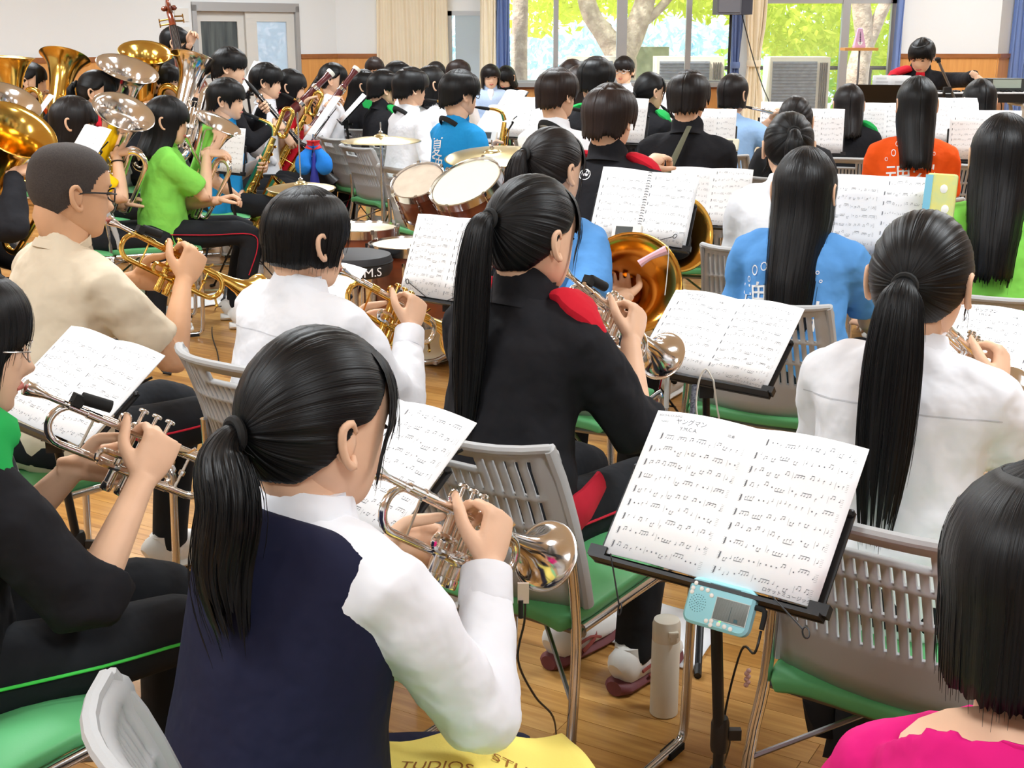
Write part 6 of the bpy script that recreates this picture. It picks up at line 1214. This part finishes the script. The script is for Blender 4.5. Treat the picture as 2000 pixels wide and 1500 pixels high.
# yellow and blue pouch on the far stand
Mp = desk_frame(1834, 408, 3.86, 32, 8); t = thing('pouch', 'yellow and pale blue patterned pouch hanging beside the sheet music', 'pouch', M=Mp); a = MB(); rr(.09, .21, -.008, .012, .01, a); ob('pouch_body', a, mat('pouch_yellow', (232, 226, 130), .7, c2=(214, 222, 150), vscale=30), t); a = MB(); a.box((-.036, 0, .012), (.022, .2, .003)); ob('pouch_edge', a, mat('pouch_blue_edge', (130, 200, 226), .6), t, flat=True); a = MB()
for k, (x, y) in enumerate(((.01, .06), (.02, .0), (-.005, -.05), (.025, -.075))): a.ball((x, y, .012), (.012, .014, .002), 12, 6)
ob('pouch_print', a, mat('pouch_white', (246, 246, 240), .7), t)
# strap, charms, tubes on stands
def shirt_print(p, items, m, down=.17):
    """flat lettering pressed on to the back of a garment by a shrinkwrap"""
    ya = -R(p.yaw); a = MB()
    for s, size, x, dz, ang in items:
        v, f = text_mesh(s); ca, sa = math.cos(R(ang)), math.sin(R(ang)); X = x + size * (v[:, 0] * ca - v[:, 1] * sa); Z = p.hipz + .425 * p.k + dz + size * (v[:, 0] * sa + v[:, 1] * ca); a.add(np.c_[X, np.full(len(X), -.45), Z], f)
    o = ob('shirt_lettering', a, m, p.top, flat=True); o['kind'] = 'stuff'; mod(o, 'SHRINKWRAP', target=p.top, wrap_method='PROJECT', use_project_y=True, use_positive_direction=True, use_negative_direction=False, offset=.0025, project_limit=0.8); return o
PW = mat('print_white', (248, 248, 250), .7); PCR = mat('print_cream', (240, 234, 222), .7)
shirt_print(P8, [('魂', .105, -.095, -.16, 8), ('岩', .10, .06, -.19, -4)], PW); shirt_print(P13, [('魂', .12, -.06, -.13, 6), ('岩', .11, .05, -.12, -4), ('高', .10, -.01, -.23, 0)], PW)
shirt_print(P26, [('夏', .12, -.03, -.10, 6), ('魂', .13, -.02, -.21, -4), ('高', .12, -.04, -.32, 6)], PW); shirt_print(P42, [('天空', .075, -.06, -.16, -80), ('高', .06, -.02, -.26, 0)], PW); shirt_print(P7, [('魂', .12, -.02, -.17, 6), ('高', .10, -.02, -.29, 0)], PCR)
def blobs(p, items, m, nm='shirt_print'):
    a = MB()
    for x, dz, rx, rz, th in items:
        n = 10; P = []
        for q in np.linspace(0, 2 * math.pi, n, endpoint=False): P.append([(x + k * rx * math.cos(q), -.45, p.hipz + .425 * p.k + dz + k * rz * math.sin(q)) for k in (1, 1 - th)])
        a.grid(P, cu=True)
    o = ob(nm, a, m, p.top, flat=True); o['kind'] = 'stuff'; mod(o, 'SHRINKWRAP', target=p.top, wrap_method='PROJECT', use_project_y=True, use_positive_direction=True, use_negative_direction=False, offset=.0025, project_limit=.8)
blobs(P8, [(-.10, -.07, .010, .016, .25), (-.07, -.055, .011, .013, .25), (-.12, -.10, .006, .009, .3), (-.06, -.025, .004, .005, .4), (.09, -.06, .005, .006, .4), (.10, -.085, .004, .005, .4)], PW); blobs(P13, [(-.09, -.02, .011, .016, .25), (-.12, -.05, .007, .009, .3), (-.075, .02, .008, .012, .25), (.09, -.02, .006, .009, .3)], PW)
blobs(P11, [(-.055, -.005, .026, .020, .12), (-.063, .0, .007, .011, .35), (-.047, .0, .007, .011, .35), (-.055, -.005, .011, .004, .7)], PW, 'jacket_logo')
SEAM = mat('seam_grey', (206, 208, 214), .9)
for p, zs, tl in ((P4, -.045, .0), (P6, -.05, .0), (P1, .0, 0))[:2]:
    a = MB(); xs = np.linspace(-.185, .185, 61); zc = p.hipz + .425 * p.k + zs
    for k in range(60): z0, z1 = zc - .012 * (xs[k] / .18) ** 2, zc - .012 * (xs[k + 1] / .18) ** 2; a.quad((xs[k], -.45, z0 - .0012), (xs[k + 1], -.45, z1 - .0012), (xs[k + 1], -.45, z1 + .0012), (xs[k], -.45, z0 + .0012))
    o = ob('yoke_seam', a, SEAM, p.top, flat=True); o['kind'] = 'stuff'; mod(o, 'SHRINKWRAP', target=p.top, wrap_method='PROJECT', use_project_y=True, use_positive_direction=True, use_negative_direction=False, offset=.0015, project_limit=.8)
# olive neck strap
ya = R(P15.yaw); t = P15.root; a = MB(); q = MB()
sp = [(.02, P15.lean - .115, P15.hipz + .50 * P15.k), (-.01, -.115, P15.hipz + .43 * P15.k), (-.05, -.145, P15.hipz + .34 * P15.k), (-.09, -.15, P15.hipz + .25 * P15.k)]; a.tube(sp, [(.006, .016)] * 4, 8, up=(.8, 0, .6), smooth=4); ob('neck_strap', a, mat('strap_olive', (104, 104, 84), .8), t)
a = MB(); a.tube([(-.09, -.152, P15.hipz + .25 * P15.k), (-.105, -.15, P15.hipz + .20 * P15.k)], [(.006, .015), (.006, .010)], 8, up=(.8, 0, .6)); ob('strap_end', a, mat('strap_pale', (206, 204, 190), .7), t)
for p in (P26, P25, P31, P32):
    a = MB(); a.tube([(-.075, .0, p.hipz + .445 * p.k), (-.03, -.055, p.hipz + .485 * p.k), (.03, -.055, p.hipz + .485 * p.k), (.075, .0, p.hipz + .445 * p.k), (.03, .12, p.hipz + .36 * p.k)], [(.004, .014)] * 5, 8, up=(0, .3, 1), smooth=4); ob('neck_strap', a, RUBBER, p.root)
# wristbands
for p, sd, m_ in ((P43, 1, RUBBER), (P1, -1, RUBBER)):
    E, wr, _ = p.E[sd]; d = (wr - E) / np.linalg.norm(wr - E); c_ = wr - d * .045; u = V(d).to_track_quat('Z', 'Y').to_matrix(); a = MB(); a.tube([np.array(u @ V((.030 * math.cos(q), .028 * math.sin(q), 0))) + c_ for q in np.linspace(0, 2 * math.pi, 16, endpoint=False)], .0035, 6, closed=True); ob('wristband', a, m_, p.root)
# red shirt tail of the black-jacket girl
a = MB(); a.tube([(.13, -.06, .56), (.172, .03, .555), (.165, .13, .60)], [(.010, .035), (.012, .045), (.010, .03)], 10, up=(0, 0, 1), smooth=3); ob('shirt_tail', a, MATS['c_red'], P5.root)
# folded tube and charm strap on stand B
p_ = MB_ @ V((-.075, -.137, .03)); t = thing('pencil_tube', 'clear plastic tube hanging on the stand with two open pages', 'tube', p_); a = MB(); a.tube([(0, 0, .03), (0, 0, -.10)], .0065, 10); a.ball((0, 0, .036), (.006, .006, .008), 8, 6); ob('tube_body', a, mat('tube_clear', (226, 230, 228), .3, alpha=.8), t)
p_ = MB_ @ V((.06, -.137, .02)); t = thing('strap_charm', 'white cord with a grey patterned strap hanging from the stand with two open pages', 'strap', p_); a = MB(); a.tube([(-.01, 0, 0), (-.03, 0, .03), (-.045, 0, 0), (-.05, 0, -.06), (-.04, 0, -.12)], .0025, 6, smooth=4); a.tube([(-.01, 0, 0), (0, 0, -.06), (.01, 0, -.12), (.0, 0, -.2)], .0025, 6, smooth=4); ob('cord', a, mat('cord_white', (238, 236, 228), .6), t); a = MB(); a.tube([(-.055, 0, -.01), (-.058, 0, -.08), (-.062, 0, -.14)], [(.007, .002)] * 3, 6, up=(0, 1, 0)); ob('strap_band', a, mat('strap_pattern', (150, 156, 172), .7, c2=(60, 66, 90), vscale=160), t)
t = thing('charm', 'pink and white ribbon charm hanging by the bell of the gold horn', 'charm', W(1270, 502, 3.6)); a = MB(); a.tube([(-.03, 0, -.02), (.0, 0, .0), (.045, 0, .02)], [.012, .009, .014], 8, smooth=2); ob('ribbon', a, mat('ribbon_pink', (232, 180, 190), .6), t); a = MB(); a.tube([(.03, 0, .02), (.05, 0, .03), (.05, 0, -.04), (.045, 0, -.11)], .0015, 5, smooth=3); ob('cord', a, MATS['cord_white'], t)
t = thing('bead_charm', 'small pink bead charm wrapped on the near chair leg', 'charm', WZ(1458, 1325, .12)); a = MB()
for k in range(6): a.ball((.004 * (k % 2), 0, -.016 + .007 * k), .006, 8, 6)
ob('bead', a, mat('bead_pink', (236, 190, 186), .2), t)
# small tuners on other stands
for (px, py, Y, lb, m_) in ((1226, 458, 4.42, 'small white tuner at the lower corner of the spiral-bound book', WHITEP), (1425, 284, 7.3, 'cream tuner on the stand right of the boy with the olive strap', mat('tuner_cream', (226, 222, 200), .5)), (955, 268, 7.5, 'white tuner below the sheet in front of the boy in sky blue', WHITEP)):
    t = thing('tuner', lb, 'tuner', M=desk_frame(px, py, Y, 22, 25)); a = MB(); rr(.107, .07, 0, .018, .01, a); ob('tuner_body', a, m_, t); a = MB(); a.box((-.01, .004, .0185), (.06, .038, .002)); ob('screen', a, mat('lcd_dark', (74, 78, 78), .3), t, flat=True)
# loudspeaker on a pole
sp = W(1428, 20, 13.4); t = tripod('speaker_stand', 'black speaker pole standing at the window', 'speaker stand', sp.x, sp.y, 1.70, BLACKM, .45, .6, r=.018); t2 = thing('loudspeaker', 'grey and black loudspeaker on the pole before the curtains', 'loudspeaker', (sp.x + .0, sp.y, 1.70), 0); a = MB(); a.box((-.06, -.10, .26), (.24, .30, .52), bev=0); ob('cabinet', a, mat('speaker_grey', (92, 94, 102), .6), t2, flat=True); a = MB(); a.box((.115, -.08, .26), (.12, .28, .52)); ob('side_panel', a, mat('speaker_dark', (52, 54, 66), .6), t2, flat=True); a = MB(); a.box((-.06, -.256, .26), (.21, .012, .48)); ob('grille', a, mat('speaker_cloth', (108, 110, 118), .8, bump=.3, bscale=300), t2, flat=True)
cable('cable', 'black cable running from the loudspeaker down to the flute stands', [W(1448, 24, 13.3), W(1470, 110, 12.6), W(1490, 170, 11.6), W(1502, 200, 11.0), W(1505, 240, 10.6)], .006)
# metronome on a small wooden board
mb = W(1679, 96, 10.4); t = tripod('board_stand', 'wooden board on a thin pole carrying the metronome', 'stand', mb.x, mb.y, mb.z - .01, DCHROME, .3, .5, r=.010); a = MB(); a.box((-.005, 0, mb.z), (.26, .16, .022)); ob('board', a, mat('board_wood', (222, 160, 84), .5), t, flat=True)
t = thing('metronome', 'pink and white pyramid metronome standing on the wooden board', 'metronome', (mb.x - .01, mb.y - .01, mb.z + .011)); a = MB()
a.grid([[(sx * w_ / 2, sy * w_ * .8 / 2, z) for sx, sy in ((1, 1), (-1, 1), (-1, -1), (1, -1))] for w_, z in ((.085, 0), (.087, .012), (.044, .12), (.032, .145), (.016, .15))], cv=True, caps=True); ob('case', a, mat('metronome_pink', (226, 178, 214), .4), t, flat=True); a = MB()
P = []
for q in np.linspace(0, 2 * math.pi, 20, endpoint=False): z = .074 + .056 * math.sin(q); x = .022 * math.cos(q) * (1 - (z - .074) * 4.2); P.append((x, -.0372 + z * .17, z))
a.add([(0, -.0372 + .074 * .17, .074)] + P, [[0, 1 + k, 1 + (k + 1) % 20] for k in range(20)]); ob('dial_plate', a, PAPER, t, flat=True); a = MB(); a.tube([(0, -.038 + .025 * .17, .025), (0, -.038 + .12 * .17, .12)], .0016, 5)
for k in range(5): a.box((0, -.0385 + (.05 + .013 * k) * .17, .05 + .013 * k), (.012, .001, .003))
ob('pendulum', a, INKB, t)
# keyboard, its stand and the little module
kb = W(1905, 190, 9.35); t = thing('keyboard_stand', 'folding stand with pale legs under the keyboard', 'keyboard stand', (kb.x, kb.y, 0)); a = MB()
for sx in (-1, 1): a.tube([(sx * .38, -.15, .012), (sx * .30, .12, kb.z - .05)], .014, 8); a.tube([(sx * .38, .17, .012), (sx * .30, -.12, kb.z - .05)], .014, 8); a.tube([(sx * .30, -.15, kb.z - .045), (sx * .30, .15, kb.z - .045)], .014, 8)
a.tube([(-.36, .12, .1), (.36, .12, .1)], .012, 8); ob('stand_frame', a, mat('stand_pale', (214, 214, 210), .4), t)
t = thing('electronic_keyboard', 'long black electronic keyboard beside the young man in red and black', 'keyboard', (kb.x, kb.y, kb.z - .03)); a = MB(); a.box((0, 0, .03), (1.05, .30, .06)); ob('case', a, BLACK, t, flat=True); a = MB()
for k in range(36): a.box((-.47 + .026 * k, -.07, .064), (.0245, .14, .010))
ob('white_keys', a, PAPER, t, flat=True)['kind'] = 'stuff'; a = MB()
for k in range(35):
    if k % 7 not in (2, 6): a.box((-.457 + .026 * k, -.04, .074), (.013, .09, .012))
ob('black_keys', a, BLACK, t, flat=True)['kind'] = 'stuff'
q = W(1958, 168, 9.4); t = thing('sound_module', 'dark box with a pale slanted screen at the end of the keyboard', 'device', (q.x, q.y, kb.z + .035)); a = MB(); a.box((0, 0, .05), (.26, .16, .09)); ob('case', a, mat('module_dark', (60, 64, 62), .5), t, flat=True); a = MB(); a.box((-.0, -.082, .06), (.2, .006, .06)); ob('screen', a, mat('module_screen', (176, 190, 178), .3), t, flat=True)
cable('cable', 'thin cable hanging off the end of the keyboard', [W(1950, 186, 9.25), W(1956, 205, 9.25), W(1955, 225, 9.25), W(1962, 245, 9.3)], .004)
# boom microphone stand in front of the young man
q = W(1845, 225, 9.0); t = tripod('microphone_stand', 'black boom microphone stand in front of the young man', 'microphone stand', q.x, q.y, 1.02, BLACKM, .3, .3, r=.011); a = MB(); e0 = np.array(W(1868, 200, 8.95)) - (q.x, q.y, 0); e1 = np.array(W(1834, 122, 8.95)) - (q.x, q.y, 0); a.tube([e0, e1], .009, 8); ob('boom', a, DCHROME, t); a = MB(); a.tube([e1, e1 + (-.004, 0, .015)], .014, 10); a.ball(e1 + np.array((-.01, 0, .02)), (.022, .02, .016), 10, 6); ob('microphone_clip', a, RUBBER, t); a = MB(); c_ = (e0 + e1) / 2 - (0, 0, .05); a.box(c_, (.05, .03, .04)); a.tube([c_ + (-.02, 0, -.02), (0, 0, 1.02)], .01, 8); ob('boom_joint', a, BLACK, t)
# black cloth hung under the near right chair, blue cushion on chair of light blue girl
c_ = P4; a = MB(); z0 = .41; P = []
for u in np.linspace(-1, 1, 11): P.append([(-.05 + u * .085 * (1 - .7 * v ** 1.5), -.02 + .03 * math.sin(u * 5 + v * 3), z0 - .28 * v * (1 - .25 * abs(u))) for v in np.linspace(0, 1, 9)])
a.grid(P); o = ob('cloth_bag', a, mat('bag_black', (26, 26, 28), .9), sharp=0); o.location = c_.base; o.rotation_euler = (0, 0, -R(34)); mod(o, 'SOLIDIFY', thickness=.03); tag(o, 'black cloth bag hanging under the green seat behind the tuner', 'bag')
# white bags near the green girl
for (px, py, lb, s_) in ((493, 530, 'white cloth bag beside the dark trousers of the euphonium girl', .07),):
    b = WZ(px, py, .05); t = thing('cloth_bag', lb, 'bag', (b.x, b.y, 0)); a = MB(); a.tube([(0, 0, .0), (0, 0, .03), (.01, 0, .14), (0, 0, .24), (0, 0, .26)], [(.05, .04), (.07, .05), (.06, .04), (.03, .02), (.01, .01)], 14, up=(0, 1, 0), smooth=3); ob('bag_body', a, CLW, t)
